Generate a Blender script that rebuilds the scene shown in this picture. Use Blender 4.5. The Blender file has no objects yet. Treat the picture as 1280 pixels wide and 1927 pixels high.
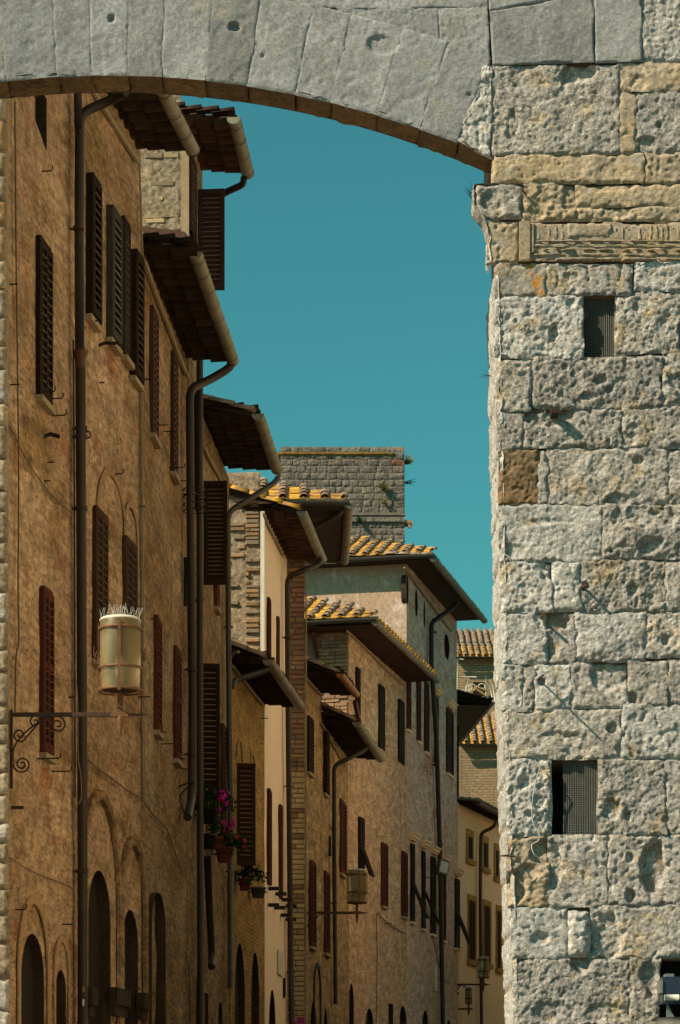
import bpy, bmesh, math, random
from mathutils import Vector, Matrix, noise, geometry
random.seed(7)
scn = bpy.context.scene
C = scn.collection
F = 4800.0          # focal length in pixels of the 1280 px wide photograph
CX, HY, CAMZ = 640.0, 2160.0, 1.6

# ---------------------------------------------------------------- camera, sky, sun
cam_d = bpy.data.cameras.new('camera'); cam = bpy.data.objects.new('camera', cam_d); C.objects.link(cam)
cam.location = (0, 0, CAMZ); cam.rotation_euler = (math.radians(90), 0, 0)
cam_d.sensor_fit = 'HORIZONTAL'; cam_d.sensor_width = 36.0; cam_d.lens = F/1280*36
cam_d.shift_y = (HY-963.5)/1280.0
cam_d.clip_start = 0.1; cam_d.clip_end = 5000
scn.camera = cam

SUN = Vector((-1.0, -0.55, 0.98)).normalized()
el = math.asin(SUN.z); az = math.atan2(SUN.x, SUN.y)
w = bpy.data.worlds.new('World'); scn.world = w; w.use_nodes = True
nt = w.node_tree; nt.nodes.clear()
out = nt.nodes.new('ShaderNodeOutputWorld'); bg = nt.nodes.new('ShaderNodeBackground')
sky = nt.nodes.new('ShaderNodeTexSky'); sky.sky_type = 'NISHITA'; sky.sun_disc = False
sky.sun_elevation = el; sky.sun_rotation = az % (2*math.pi); sky.altitude = 300
sky.air_density = 1.0; sky.dust_density = 1.6; sky.ozone_density = 1.0
tint = nt.nodes.new('ShaderNodeMix'); tint.data_type = 'RGBA'; tint.blend_type = 'MULTIPLY'
tint.inputs[0].default_value = 1.0; tint.inputs[7].default_value = (0.31, 1.02, 0.75, 1)
nt.links.new(sky.outputs[0], tint.inputs[6]); nt.links.new(tint.outputs[2], bg.inputs[0])
bg.inputs[1].default_value = 0.076
nt.links.new(bg.outputs[0], out.inputs[0])
sun_d = bpy.data.lights.new('sun', 'SUN'); sun_d.energy = 5.0; sun_d.angle = math.radians(0.5)
sun_d.color = (1.0, 0.82, 0.56)
sun = bpy.data.objects.new('sun', sun_d); C.objects.link(sun)
sun.rotation_euler = SUN.to_track_quat('Z', 'Y').to_euler()
vs = scn.view_settings
vs.view_transform = 'Standard'; vs.look = 'None'; vs.gamma = 1.0; vs.use_curve_mapping = False
vs.exposure = 0.55

# ---------------------------------------------------------------- materials
def mat_new(name):
    m = bpy.data.materials.new(name); m.use_nodes = True
    t = m.node_tree; t.nodes.clear()
    o = t.nodes.new('ShaderNodeOutputMaterial'); b = t.nodes.new('ShaderNodeBsdfPrincipled')
    t.links.new(b.outputs[0], o.inputs[0])
    return m, t, b
def nd(t, typ, **kw):
    n = t.nodes.new(typ)
    for k, v in kw.items(): setattr(n, k, v)
    return n
def mixc(t, fac, a, b, mode='MIX'):
    n = nd(t, 'ShaderNodeMix', data_type='RGBA', blend_type=mode)
    for sock, v in ((n.inputs[0], fac), (n.inputs[6], a), (n.inputs[7], b)):
        if isinstance(v, (int, float)): sock.default_value = v
        elif isinstance(v, tuple): sock.default_value = (v[0], v[1], v[2], 1)
        else: t.links.new(v, sock)
    return n.outputs[2]
def noise_fac(t, co, scale, detail=4, rough=0.6, lo=0.35, hi=0.65, stretch=None, dist=0.0):
    if stretch:
        mp = nd(t, 'ShaderNodeMapping'); mp.inputs['Scale'].default_value = stretch
        t.links.new(co, mp.inputs[0]); co = mp.outputs[0]
    n = nd(t, 'ShaderNodeTexNoise'); n.inputs['Scale'].default_value = scale
    n.inputs['Detail'].default_value = detail; n.inputs['Roughness'].default_value = rough
    n.inputs['Distortion'].default_value = dist
    t.links.new(co, n.inputs['Vector'])
    r = nd(t, 'ShaderNodeMapRange'); r.inputs[1].default_value = lo; r.inputs[2].default_value = hi
    t.links.new(n.outputs[0], r.inputs[0])
    return r.outputs[0], n.outputs[0]
def mathn(t, op, a, b):
    n = nd(t, 'ShaderNodeMath', operation=op)
    for s, v in zip(n.inputs, (a, b)):
        if isinstance(v, (int, float)): s.default_value = v
        else: t.links.new(v, s)
    return n.outputs[0]
def rough_mat(name, c1, c2, c3=None, scale=0.7, fine=14.0, c3amt=(0.56, 0.66), speck=0.5, bump=0.4, bdist=0.02,
              rough=0.92, rnd=0.0, streak=None, streakc=(0.05, 0.04, 0.03), lichen=None, lich=(0.58, 0.66), brick=None, bump2=None, lscale=3.0, pits=0.0, mottle=None, aniso=None):
    m, t, b = mat_new(name)
    co = nd(t, 'ShaderNodeTexCoord').outputs['Object']
    oi = nd(t, 'ShaderNodeObjectInfo')
    if rnd:
        va = nd(t, 'ShaderNodeVectorMath', operation='MULTIPLY_ADD')
        t.links.new(oi.outputs['Random'], va.inputs[0]); va.inputs[1].default_value = (37, 91, 53); t.links.new(co, va.inputs[2])
        co = va.outputs[0]
    co0 = co
    if aniso:
        mp0 = nd(t, 'ShaderNodeMapping'); mp0.inputs['Scale'].default_value = (aniso, 1, 1); t.links.new(co, mp0.inputs[0]); co = mp0.outputs[0]
    f1, _ = noise_fac(t, co, scale, 5, 0.6, 0.38, 0.62)
    col = mixc(t, f1, c1, c2)
    bh = None
    if brick:
        bw, bhgt, cb1, cb2, cm, amt = brick
        sp = nd(t, 'ShaderNodeSeparateXYZ'); t.links.new(co0, sp.inputs[0])
        cb = nd(t, 'ShaderNodeCombineXYZ'); t.links.new(sp.outputs[0], cb.inputs[0]); t.links.new(sp.outputs[2], cb.inputs[1])
        br = nd(t, 'ShaderNodeTexBrick'); br.inputs['Scale'].default_value = 1.0
        br.inputs['Brick Width'].default_value = bw; br.inputs['Row Height'].default_value = bhgt
        br.inputs['Mortar Size'].default_value = bhgt*0.11; br.inputs['Mortar Smooth'].default_value = 0.4
        br.inputs['Color1'].default_value = (*cb1, 1); br.inputs['Color2'].default_value = (*cb2, 1); br.inputs['Mortar'].default_value = (*cm, 1)
        _, nn = noise_fac(t, co, 3.0, 3, 0.6)
        ad = nd(t, 'ShaderNodeVectorMath', operation='MULTIPLY_ADD'); t.links.new(nn, ad.inputs[0]); ad.inputs[1].default_value = (0.03, 0.03, 0); t.links.new(cb.outputs[0], ad.inputs[2])
        t.links.new(ad.outputs[0], br.inputs[0])
        fb, _ = noise_fac(t, co, 0.9, 5, 0.65, 0.5-amt*0.5+0.22, 0.5-amt*0.5+0.32)
        if amt >= 1: col = mixc(t, 0.9, col, br.outputs[0])
        else: col = mixc(t, fb, col, br.outputs[0])
        bh = br.outputs[1]
        if amt < 1: bh = mathn(t, 'MULTIPLY', bh, fb)
    if c3:
        f3, _ = noise_fac(t, co, scale*2.7, 6, 0.65, *c3amt)
        col = mixc(t, f3, col, c3)
    f2, raw = noise_fac(t, co, fine, 6, 0.75, 0.38, 0.62)
    if mottle:
        fm, _ = noise_fac(t, co, mottle[0], 5, 0.72, 0.40, 0.60)
        col = mixc(t, mottle[1], col, mixc(t, fm, mixc(t, 1.0, col, (0.42, 0.40, 0.36), 'MULTIPLY'), mixc(t, 1.0, col, (1.22, 1.20, 1.18), 'MULTIPLY')))
    dark = mixc(t, 1.0, col, (0.45, 0.42, 0.38), 'MULTIPLY')
    lite = mixc(t, 1.0, col, (1.28, 1.25, 1.2), 'MULTIPLY')
    col = mixc(t, speck, col, mixc(t, f2, dark, lite))
    if streak:
        fs, _ = noise_fac(t, co0, 1.0, 5, 0.6, streak[1], streak[2], stretch=(streak[0], streak[0], 0.22))
        col = mixc(t, mathn(t, 'MULTIPLY', fs, 0.75), col, streakc)
    if pits:
        fp, _ = noise_fac(t, co, fine*2.2, 2, 0.5, 0.62, 0.68)
        col = mixc(t, mathn(t, 'MULTIPLY', fp, pits), col, (0.02, 0.018, 0.015))
    if lichen:
        fl, _ = noise_fac(t, co, lscale, 6, 0.7, *lich)
        col = mixc(t, fl, col, lichen)
    if rnd:
        rr = nd(t, 'ShaderNodeMapRange'); rr.inputs[3].default_value = 1-rnd; rr.inputs[4].default_value = 1+rnd*0.7
        t.links.new(oi.outputs['Random'], rr.inputs[0])
        col = mixc(t, 1.0, col, rr.outputs[0], 'MULTIPLY')
    t.links.new(col, b.inputs['Base Color'])
    b.inputs['Roughness'].default_value = rough; b.inputs['Specular IOR Level'].default_value = 0.2
    bm = nd(t, 'ShaderNodeBump'); bm.inputs['Strength'].default_value = bump; bm.inputs['Distance'].default_value = bdist
    h = raw
    if bump2:
        _, r2 = noise_fac(t, co, bump2, 4, 0.6); h = mathn(t, 'ADD', h, mathn(t, 'MULTIPLY', r2, 1.6))
    if bh is not None: h = mathn(t, 'SUBTRACT', h, mathn(t, 'MULTIPLY', bh, 0.8))
    t.links.new(h, bm.inputs['Height']); t.links.new(bm.outputs[0], b.inputs['Normal'])
    return m
def plain_mat(name, c, rough=0.6, metal=0.0, var=0.35, scale=6.0, c2=None, bump=0.15, rnd=0.0, spec=0.3):
    m, t, b = mat_new(name)
    co = nd(t, 'ShaderNodeTexCoord').outputs['Object']; oi = nd(t, 'ShaderNodeObjectInfo')
    f, raw = noise_fac(t, co, scale, 5, 0.65, 0.3, 0.7)
    c2 = c2 or tuple(x*(1-var) for x in c)
    col = mixc(t, f, c2, c)
    if rnd:
        rr = nd(t, 'ShaderNodeMapRange'); rr.inputs[3].default_value = 1-rnd; rr.inputs[4].default_value = 1+rnd
        t.links.new(oi.outputs['Random'], rr.inputs[0]); col = mixc(t, 1.0, col, rr.outputs[0], 'MULTIPLY')
    t.links.new(col, b.inputs['Base Color']); b.inputs['Roughness'].default_value = rough; b.inputs['Metallic'].default_value = metal
    b.inputs['Specular IOR Level'].default_value = spec
    if bump:
        bm = nd(t, 'ShaderNodeBump'); bm.inputs['Strength'].default_value = bump; bm.inputs['Distance'].default_value = 0.01
        t.links.new(raw, bm.inputs['Height']); t.links.new(bm.outputs[0], b.inputs['Normal'])
    return m

M = {}
# gate travertine
M['trav'] = rough_mat('travertine', (0.527, 0.484, 0.488), (0.435, 0.411, 0.441), (0.551, 0.439, 0.326), scale=2.0, fine=45, speck=0.75, bump=1.0, bdist=0.016, rnd=0.16, pits=0.75, bump2=18, mottle=(14, 0.45))
M['trav_light'] = rough_mat('travertine_light', (0.618, 0.592, 0.626), (0.527, 0.513, 0.555), (0.592, 0.478, 0.374), scale=2.0, fine=45, speck=0.7, bump=1.0, bdist=0.016, rnd=0.08, pits=0.65, bump2=18, mottle=(14, 0.35))
M['trav_ochre'] = rough_mat('travertine_ochre', (0.456, 0.343, 0.241), (0.392, 0.321, 0.269), (0.424, 0.374, 0.357), scale=3.0, fine=40, speck=0.65, bump=0.7, bdist=0.010, rnd=0.10, pits=0.6)
M['trav_brown'] = rough_mat('travertine_brown', (0.229, 0.142, 0.086), (0.183, 0.128, 0.086), (0.259, 0.170, 0.102), scale=3.0, fine=30, speck=0.6, bump=0.6, bdist=0.010, rnd=0.05)
M['trav_lichen'] = rough_mat('travertine_lichen', (0.399, 0.350, 0.314), (0.326, 0.302, 0.300), None, scale=2.0, fine=38, speck=0.7, bump=0.9, bdist=0.012, pits=0.6, lichen=(0.50, 0.21, 0.03), lich=(0.53, 0.60), lscale=7.0)
M['trav_smooth'] = rough_mat('dressed_travertine', (0.349, 0.342, 0.382), (0.303, 0.306, 0.355), (0.374, 0.325, 0.272), scale=1.3, fine=55, speck=0.5, bump=0.5, bdist=0.008, rnd=0.17, pits=0.55, c3amt=(0.57, 0.75), mottle=(3.5, 0.35), streak=(4.0, 0.58, 0.85), streakc=(0.20, 0.185, 0.16))
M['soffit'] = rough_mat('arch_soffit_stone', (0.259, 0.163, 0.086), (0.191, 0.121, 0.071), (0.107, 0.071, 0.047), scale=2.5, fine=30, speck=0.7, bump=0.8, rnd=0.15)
M['mortar'] = rough_mat('lime_mortar', (0.319, 0.237, 0.179), (0.240, 0.194, 0.171), None, scale=2.0, fine=40, speck=0.6, bump=0.6, bdist=0.01)
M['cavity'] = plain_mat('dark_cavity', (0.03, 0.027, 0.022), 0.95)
# facades
OC = dict(fine=14, speck=0.85, bump=1.0, bdist=0.045, bump2=6, mottle=(3.6, 0.75), aniso=0.42)
OCA = dict(fine=13, speck=0.8, bump=1.0, bdist=0.04, bump2=6, mottle=(3.2, 0.62), aniso=0.40)
M['fa'] = rough_mat('ochre_render', (0.636, 0.449, 0.324), (0.428, 0.281, 0.191), (0.438, 0.211, 0.132), scale=0.8, c3amt=(0.55, 0.66), streak=(5.0, 0.60, 0.80), streakc=(0.13, 0.085, 0.05), brick=(0.30, 0.078, (0.42, 0.25, 0.125), (0.31, 0.185, 0.10), (0.50, 0.36, 0.20), 0.40), pits=0.6, **OCA)
M['fb'] = rough_mat('worn_ochre_render', (0.513, 0.369, 0.258), (0.325, 0.227, 0.155), (0.276, 0.178, 0.133), scale=0.9, c3amt=(0.55, 0.70), streak=(6.0, 0.56, 0.78), streakc=(0.10, 0.075, 0.05), brick=(0.30, 0.078, (0.42, 0.24, 0.125), (0.29, 0.175, 0.10), (0.46, 0.34, 0.20), 0.55), pits=0.6, **OC)
M['fe'] = rough_mat('yellow_brickwork', (0.329, 0.223, 0.109), (0.282, 0.184, 0.093), None, scale=0.8, brick=(0.28, 0.075, (0.46, 0.285, 0.10), (0.36, 0.22, 0.085), (0.22, 0.145, 0.07), 1.0), fine=14, speck=0.75, mottle=(2.5, 0.6), aniso=0.45, bump=0.7, bdist=0.02, streak=(5.0, 0.6, 0.85))
M['fd'] = rough_mat('cream_render', (0.870, 0.701, 0.575), (0.804, 0.639, 0.535), None, scale=0.4, fine=9, speck=0.2, bump=0.15, bdist=0.01, streak=(6.0, 0.62, 0.95), streakc=(0.30, 0.24, 0.16))
M['ff'] = rough_mat('brown_render', (0.502, 0.345, 0.194), (0.430, 0.306, 0.186), (0.549, 0.428, 0.294), scale=0.6, streak=(6.0, 0.58, 0.82), streakc=(0.16, 0.11, 0.07), **OC)
M['fk'] = rough_mat('pale_brown_render', (0.708, 0.477, 0.329), (0.599, 0.400, 0.289), (0.725, 0.559, 0.467), scale=0.35, streak=(4.0, 0.57, 0.80), streakc=(0.17, 0.12, 0.075), fine=14, speck=0.7, bump=0.8, bdist=0.04, pits=0.6, aniso=0.45, mottle=(4.5, 0.6))
M['fg'] = rough_mat('grey_beige_render', (0.694, 0.507, 0.444), (0.620, 0.433, 0.352), (0.562, 0.310, 0.197), scale=0.35, c3amt=(0.56, 0.64), streak=(4.0, 0.58, 0.85), streakc=(0.24, 0.18, 0.12), aniso=0.45, mottle=(4.0, 0.55), fine=14, speck=0.7, bump=0.4, bdist=0.02)
M['fgend'] = rough_mat('patched_render', (0.424, 0.309, 0.252), (0.383, 0.268, 0.204), (0.554, 0.438, 0.430), scale=0.45, c3amt=(0.56, 0.62), streak=(3.0, 0.64, 0.80), streakc=(0.20, 0.135, 0.08), fine=9, speck=0.5, bump=0.35, bdist=0.02)
M['fh'] = rough_mat('ochre_yellow_render', (0.928, 0.653, 0.429), (0.838, 0.589, 0.386), (0.893, 0.554, 0.252), scale=0.4, fine=9, speck=0.25, bump=0.2, bdist=0.01)
M['frub'] = rough_mat('rubble_render', (0.352, 0.279, 0.211), (0.291, 0.241, 0.201), (0.383, 0.326, 0.292), scale=2.5, fine=18, speck=0.8, mottle=(7, 0.5), bump=0.8, bdist=0.03)
M['brickn'] = rough_mat('old_brick', (0.38, 0.23, 0.125), (0.32, 0.21, 0.13), (0.36, 0.28, 0.19), scale=1.5, fine=24, speck=0.6, bump=0.6, rnd=0.28)
M['bricks'] = rough_mat('pale_stone_block', (0.579, 0.449, 0.258), (0.517, 0.408, 0.247), (0.567, 0.420, 0.224), scale=1.5, fine=24, speck=0.55, bump=0.6, rnd=0.12)
M['brickg'] = rough_mat('grey_red_brick', (0.33, 0.155, 0.10), (0.25, 0.20, 0.165), (0.27, 0.25, 0.22), scale=2.0, fine=24, speck=0.6, bump=0.6, rnd=0.34)
M['farbrick'] = rough_mat('far_brickwork', (0.36, 0.25, 0.16), (0.30, 0.22, 0.15), None, scale=0.6, brick=(0.34, 0.11, (0.38, 0.26, 0.16), (0.30, 0.21, 0.14), (0.22, 0.165, 0.115), 1.0), fine=9, speck=0.5, bump=0.8, bdist=0.03)
M['tower'] = rough_mat('tower_stone', (0.200, 0.174, 0.159), (0.160, 0.142, 0.135), (0.235, 0.186, 0.147), scale=1.2, fine=9, speck=0.6, bump=0.8, bdist=0.04, rnd=0.14, bump2=4)
M['tower_mortar'] = rough_mat('tower_mortar', (0.235, 0.205, 0.190), (0.180, 0.155, 0.147), None, scale=1.0, fine=9, speck=0.5, bump=0.5)
M['lichen_cap'] = rough_mat('lichen_coping', (0.216, 0.120, 0.042), (0.252, 0.156, 0.036), (0.096, 0.084, 0.060), scale=2.5, fine=12, speck=0.6, bump=0.6)
# tiles, wood, metal
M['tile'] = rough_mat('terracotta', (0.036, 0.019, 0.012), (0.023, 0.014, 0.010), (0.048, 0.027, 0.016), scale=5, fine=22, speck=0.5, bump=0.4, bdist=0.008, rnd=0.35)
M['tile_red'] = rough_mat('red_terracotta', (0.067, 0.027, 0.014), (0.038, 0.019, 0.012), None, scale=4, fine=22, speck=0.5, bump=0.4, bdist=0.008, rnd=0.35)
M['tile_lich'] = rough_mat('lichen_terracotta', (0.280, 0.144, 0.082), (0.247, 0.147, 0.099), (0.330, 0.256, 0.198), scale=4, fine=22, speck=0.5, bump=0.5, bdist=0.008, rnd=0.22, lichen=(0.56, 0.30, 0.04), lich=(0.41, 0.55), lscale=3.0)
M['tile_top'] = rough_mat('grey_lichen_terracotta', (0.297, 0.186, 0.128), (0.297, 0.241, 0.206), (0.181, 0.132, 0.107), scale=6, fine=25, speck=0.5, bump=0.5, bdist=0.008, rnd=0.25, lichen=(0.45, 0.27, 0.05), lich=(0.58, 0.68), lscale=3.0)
M['gutter'] = plain_mat('weathered_copper_gutter', (0.25, 0.225, 0.185), 0.6, 0.0, 0.35, 5.0, c2=(0.15, 0.13, 0.105))
M['gutter_dark'] = plain_mat('dark_zinc_gutter', (0.085, 0.08, 0.075), 0.5, 0.3, 0.3)
M['gutter_red'] = plain_mat('red_brown_gutter', (0.34, 0.13, 0.06), 0.5, 0.1, 0.4)
M['pipe'] = plain_mat('brown_painted_pipe', (0.042, 0.028, 0.022), 0.5, 0.1, 0.45, 3.0, c2=(0.022, 0.016, 0.014))
M['pipe_red'] = plain_mat('rust_brown_pipe', (0.10, 0.040, 0.025), 0.5, 0.1, 0.4)
M['shut_dk'] = plain_mat('dark_brown_shutter_paint', (0.030, 0.018, 0.012), 0.85, 0, 0.4, 9, spec=0.06, rnd=0.15)
M['shut_gr'] = plain_mat('greyed_shutter_paint', (0.065, 0.058, 0.056), 0.85, 0, 0.4, 9, spec=0.06, rnd=0.1)
M['shut_bn'] = plain_mat('brown_shutter_paint', (0.065, 0.034, 0.021), 0.85, 0, 0.4, 9, spec=0.06, rnd=0.15)
M['shut_rd'] = plain_mat('oxblood_shutter_paint', (0.095, 0.028, 0.024), 0.85, 0, 0.4, 9, spec=0.06, rnd=0.15)
M['shut_mv'] = plain_mat('mauve_brown_shutter_paint', (0.075, 0.036, 0.033), 0.85, 0, 0.4, 9, spec=0.06, rnd=0.15)
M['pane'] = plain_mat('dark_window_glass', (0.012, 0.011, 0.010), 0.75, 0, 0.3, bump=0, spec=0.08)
for k_, c_ in (('dk', (0.20, 0.13, 0.095)), ('gr', (0.30, 0.26, 0.24)), ('bn', (0.25, 0.15, 0.095)), ('rd', (0.27, 0.105, 0.085)), ('mv', (0.27, 0.17, 0.15))): M['slat_'+k_] = plain_mat('pale_slat_'+k_, c_, 0.85, 0, 0.35, 9, rnd=0.2, spec=0.06)  # slats in a paler tone than their shutter frames
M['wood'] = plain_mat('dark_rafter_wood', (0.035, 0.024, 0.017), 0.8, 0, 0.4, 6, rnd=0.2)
M['recess_dark'] = plain_mat('painted_recess_shade', (0.016, 0.011, 0.008), 0.8, 0, 0.5, 4)  # near-black sheet standing in for the deep shade inside the openings
M['reveal'] = rough_mat('shaded_reveal_brick', (0.060, 0.038, 0.026), (0.035, 0.024, 0.018), None, scale=2.0, fine=20, speck=0.6, bump=0.5)  # brick darkened so its colour carries the shade of the openings
M['ochre_trim'] = rough_mat('ochre_window_trim', (0.46, 0.25, 0.065), (0.38, 0.21, 0.06), None, scale=2, fine=14, speck=0.4, bump=0.2)
M['sill'] = rough_mat('sill_stone', (0.352, 0.272, 0.184), (0.288, 0.224, 0.152), None, scale=3, fine=20, speck=0.4, bump=0.3)
M['iron'] = plain_mat('rusty_wrought_iron', (0.085, 0.040, 0.026), 0.6, 0.3, 0.5, 12, c2=(0.035, 0.022, 0.018))
M['iron_lt'] = plain_mat('rust_orange_iron', (0.19, 0.085, 0.045), 0.6, 0.2, 0.5, 12)
M['iron_bk'] = plain_mat('black_iron', (0.022, 0.018, 0.016), 0.6, 0.2, 0.4, 12)
M['cable'] = plain_mat('grey_cable', (0.11, 0.09, 0.07), 0.7, 0, 0.3)
M['cable_lt'] = plain_mat('pale_conduit', (0.30, 0.24, 0.17), 0.7, 0, 0.3)
M['wire'] = plain_mat('galvanised_wire', (0.27, 0.27, 0.26), 0.45, 0.5, 0.3, 30)
M['white'] = plain_mat('white_paint', (0.62, 0.60, 0.56), 0.6, 0, 0.2)
M['spike'] = plain_mat('white_plastic_spike', (0.40, 0.40, 0.40), 0.4, 0, 0.1)
M['terra'] = plain_mat('terracotta_pot', (0.26, 0.06, 0.03), 0.7, 0, 0.35, 12)
M['blackpot'] = plain_mat('black_plastic_pot', (0.02, 0.018, 0.017), 0.5, 0, 0.35, 12)
M['greypot'] = plain_mat('grey_pot', (0.13, 0.12, 0.11), 0.7, 0, 0.35, 12)
M['leafm'] = plain_mat('dark_green_leaf', (0.045, 0.11, 0.028), 0.5, 0, 0.6, 30, rnd=0.3)
M['petal'] = plain_mat('magenta_petal', (0.62, 0.02, 0.33), 0.5, 0, 0.3, 20, c2=(0.50, 0.015, 0.36), bump=0)
M['petal_pk'] = plain_mat('red_pink_petal', (0.62, 0.04, 0.12), 0.5, 0, 0.3, 20, bump=0)
M['weed'] = plain_mat('dry_weed', (0.17, 0.18, 0.05), 0.7, 0, 0.5, 10)
M['weed_dk'] = plain_mat('dark_weed', (0.05, 0.055, 0.03), 0.7, 0, 0.5, 10)
M['paving'] = rough_mat('street_paving', (0.168, 0.144, 0.114), (0.132, 0.114, 0.090), None, scale=0.3, fine=5, speck=0.5, bump=0.4)
M['purple'] = plain_mat('magenta_sign', (0.26, 0.015, 0.17), 0.5, 0, 0.2, 6, bump=0)
M['lampmetal'] = plain_mat('blue_grey_lamp_housing', (0.045, 0.06, 0.10), 0.35, 0.4, 0.4, 14)
M['wood_lt'] = plain_mat('pale_plank', (0.40, 0.27, 0.15), 0.7, 0, 0.3, 14)
M['sunny'] = rough_mat('bounce_render', (0.745, 0.633, 0.470), (0.660, 0.544, 0.370), None, scale=0.4, fine=9, speck=0.3, bump=0.3, bdist=0.02)  # pale render raised in tone to bounce sunlight across the street
m, t, b = mat_new('frosted_amber_glass')
co = nd(t, 'ShaderNodeTexCoord').outputs['Object']
f, _ = noise_fac(t, co, 3.0, 3, 0.5, 0.35, 0.65)
t.links.new(mixc(t, f, (0.52, 0.45, 0.31), (0.46, 0.33, 0.15)), b.inputs['Base Color'])
b.inputs['Roughness'].default_value = 0.35; b.inputs['Transmission Weight'].default_value = 0.78; b.inputs['IOR'].default_value = 1.3
b.inputs['Subsurface Weight'].default_value = 0.0
M['glass'] = m

# ---------------------------------------------------------------- mesh helpers
class MB:
    def __init__(s): s.v = []; s.f = []; s.mi = []; s.sm = []; s.cur = 0; s.smooth = False
    def add(s, vs, fs):
        o = len(s.v); s.v.extend(Vector(p) for p in vs)
        for f in fs: s.f.append([o+i for i in f]); s.mi.append(s.cur); s.sm.append(s.smooth)
        return o
    def box(s, a, b):
        x0, y0, z0 = a; x1, y1, z1 = b
        s.add([(x0,y0,z0),(x1,y0,z0),(x1,y1,z0),(x0,y1,z0),(x0,y0,z1),(x1,y0,z1),(x1,y1,z1),(x0,y1,z1)],
              [(0,3,2,1),(4,5,6,7),(0,1,5,4),(1,2,6,5),(2,3,7,6),(3,0,4,7)])
    def obox(s, c, ax, ay, az):
        c, ax, ay, az = map(Vector, (c, ax, ay, az))
        s.add([c-ax-ay-az, c+ax-ay-az, c+ax+ay-az, c-ax+ay-az, c-ax-ay+az, c+ax-ay+az, c+ax+ay+az, c-ax+ay+az],
              [(0,3,2,1),(4,5,6,7),(0,1,5,4),(1,2,6,5),(2,3,7,6),(3,0,4,7)])
    def poly(s, pts): s.add(pts, [tuple(range(len(pts)))])
    def tube(s, pts, r, n=10, caps=True, arc=None, flat=None):
        pts = [Vector(p) for p in pts]; k = len(pts)
        rs = r if isinstance(r, (list, tuple)) else [r]*k
        T = [(pts[min(i+1, k-1)]-pts[max(i-1, 0)]).normalized() for i in range(k)]
        up = Vector((0, 0, 1)) if abs(T[0].z) < 0.9 else Vector((1, 0, 0))
        A = (up - T[0]*up.dot(T[0])).normalized()
        o = len(s.v)
        for i in range(k):
            A = (A - T[i]*A.dot(T[i])).normalized(); B = T[i].cross(A)
            for j in range(n):
                a = 2*math.pi*j/n
                s.v.append(pts[i] + (A*math.cos(a) + B*math.sin(a))*rs[i])
        sm = s.smooth
        for i in range(k-1):
            for j in range(n):
                j2 = (j+1) % n
                s.f.append([o+i*n+j, o+(i+1)*n+j, o+(i+1)*n+j2, o+i*n+j2][::-1]); s.mi.append(s.cur); s.sm.append(n > 5)
        if caps:
            s.f.append([o+j for j in range(n)]); s.mi.append(s.cur); s.sm.append(False)
            s.f.append([o+(k-1)*n+j for j in range(n)][::-1]); s.mi.append(s.cur); s.sm.append(False)
    def lathe(s, prof, n=14, c=(0, 0, 0)):
        o = len(s.v); c = Vector(c)
        for r, z in prof:
            for j in range(n):
                a = 2*math.pi*j/n; s.v.append(c+Vector((r*math.cos(a), r*math.sin(a), z)))
        for i in range(len(prof)-1):
            for j in range(n):
                j2 = (j+1) % n
                s.f.append([o+i*n+j, o+i*n+j2, o+(i+1)*n+j2, o+(i+1)*n+j]); s.mi.append(s.cur); s.sm.append(True)
    def mesh(s, name, mats):
        me = bpy.data.meshes.new(name); me.from_pydata([tuple(p) for p in s.v], [], s.f)
        for m_ in (mats if isinstance(mats, (list, tuple)) else [mats]): me.materials.append(m_)
        me.polygons.foreach_set('material_index', s.mi); me.polygons.foreach_set('use_smooth', s.sm)
        me.update(); return me
    def build(s, name, mats, parent=None, loc=(0,0,0), rot=(0,0,0)):
        return place(s.mesh(name, mats), name, parent, loc, rot)
def place(me, name, parent=None, loc=(0,0,0), rot=(0,0,0), sc=None):
    o = bpy.data.objects.new(name, me); C.objects.link(o); o.parent = parent
    o.location = loc; o.rotation_euler = rot
    if sc: o.scale = sc
    return o
def tag(o, label=None, cat=None, group=None, kind=None):
    for k, v in (('label', label), ('category', cat), ('group', group), ('kind', kind)):
        if v: o[k] = v
    return o
def empty(name, loc, rz=0, label=None, cat=None, group=None):
    o = bpy.data.objects.new(name, None); C.objects.link(o); o.location = loc; o.rotation_euler = (0, 0, rz); o.empty_display_size = 0.3
    return tag(o, label, cat, group)
def bez(pts, n=8):
    """Catmull-Rom through pts"""
    P = [Vector(p) for p in pts]; P = [P[0]*2-P[1]] + P + [P[-1]*2-P[-2]]
    r = []
    for i in range(1, len(P)-2):
        for k in range(n):
            u = k/n; a, b, c, d = P[i-1:i+3]
            r.append(0.5*((2*b)+(c-a)*u+(2*a-5*b+4*c-d)*u*u+(3*b-a-3*c+d)*u**3))
    r.append(P[-2]); return r
def fbm(p, oct=4):
    a = 0.0; g = 1.0; q = Vector(p)
    for _ in range(oct):
        a += g*noise.noise(q); q = q*2.07 + Vector((3.1, 1.7, 5.3)); g *= 0.55
    return a
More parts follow.
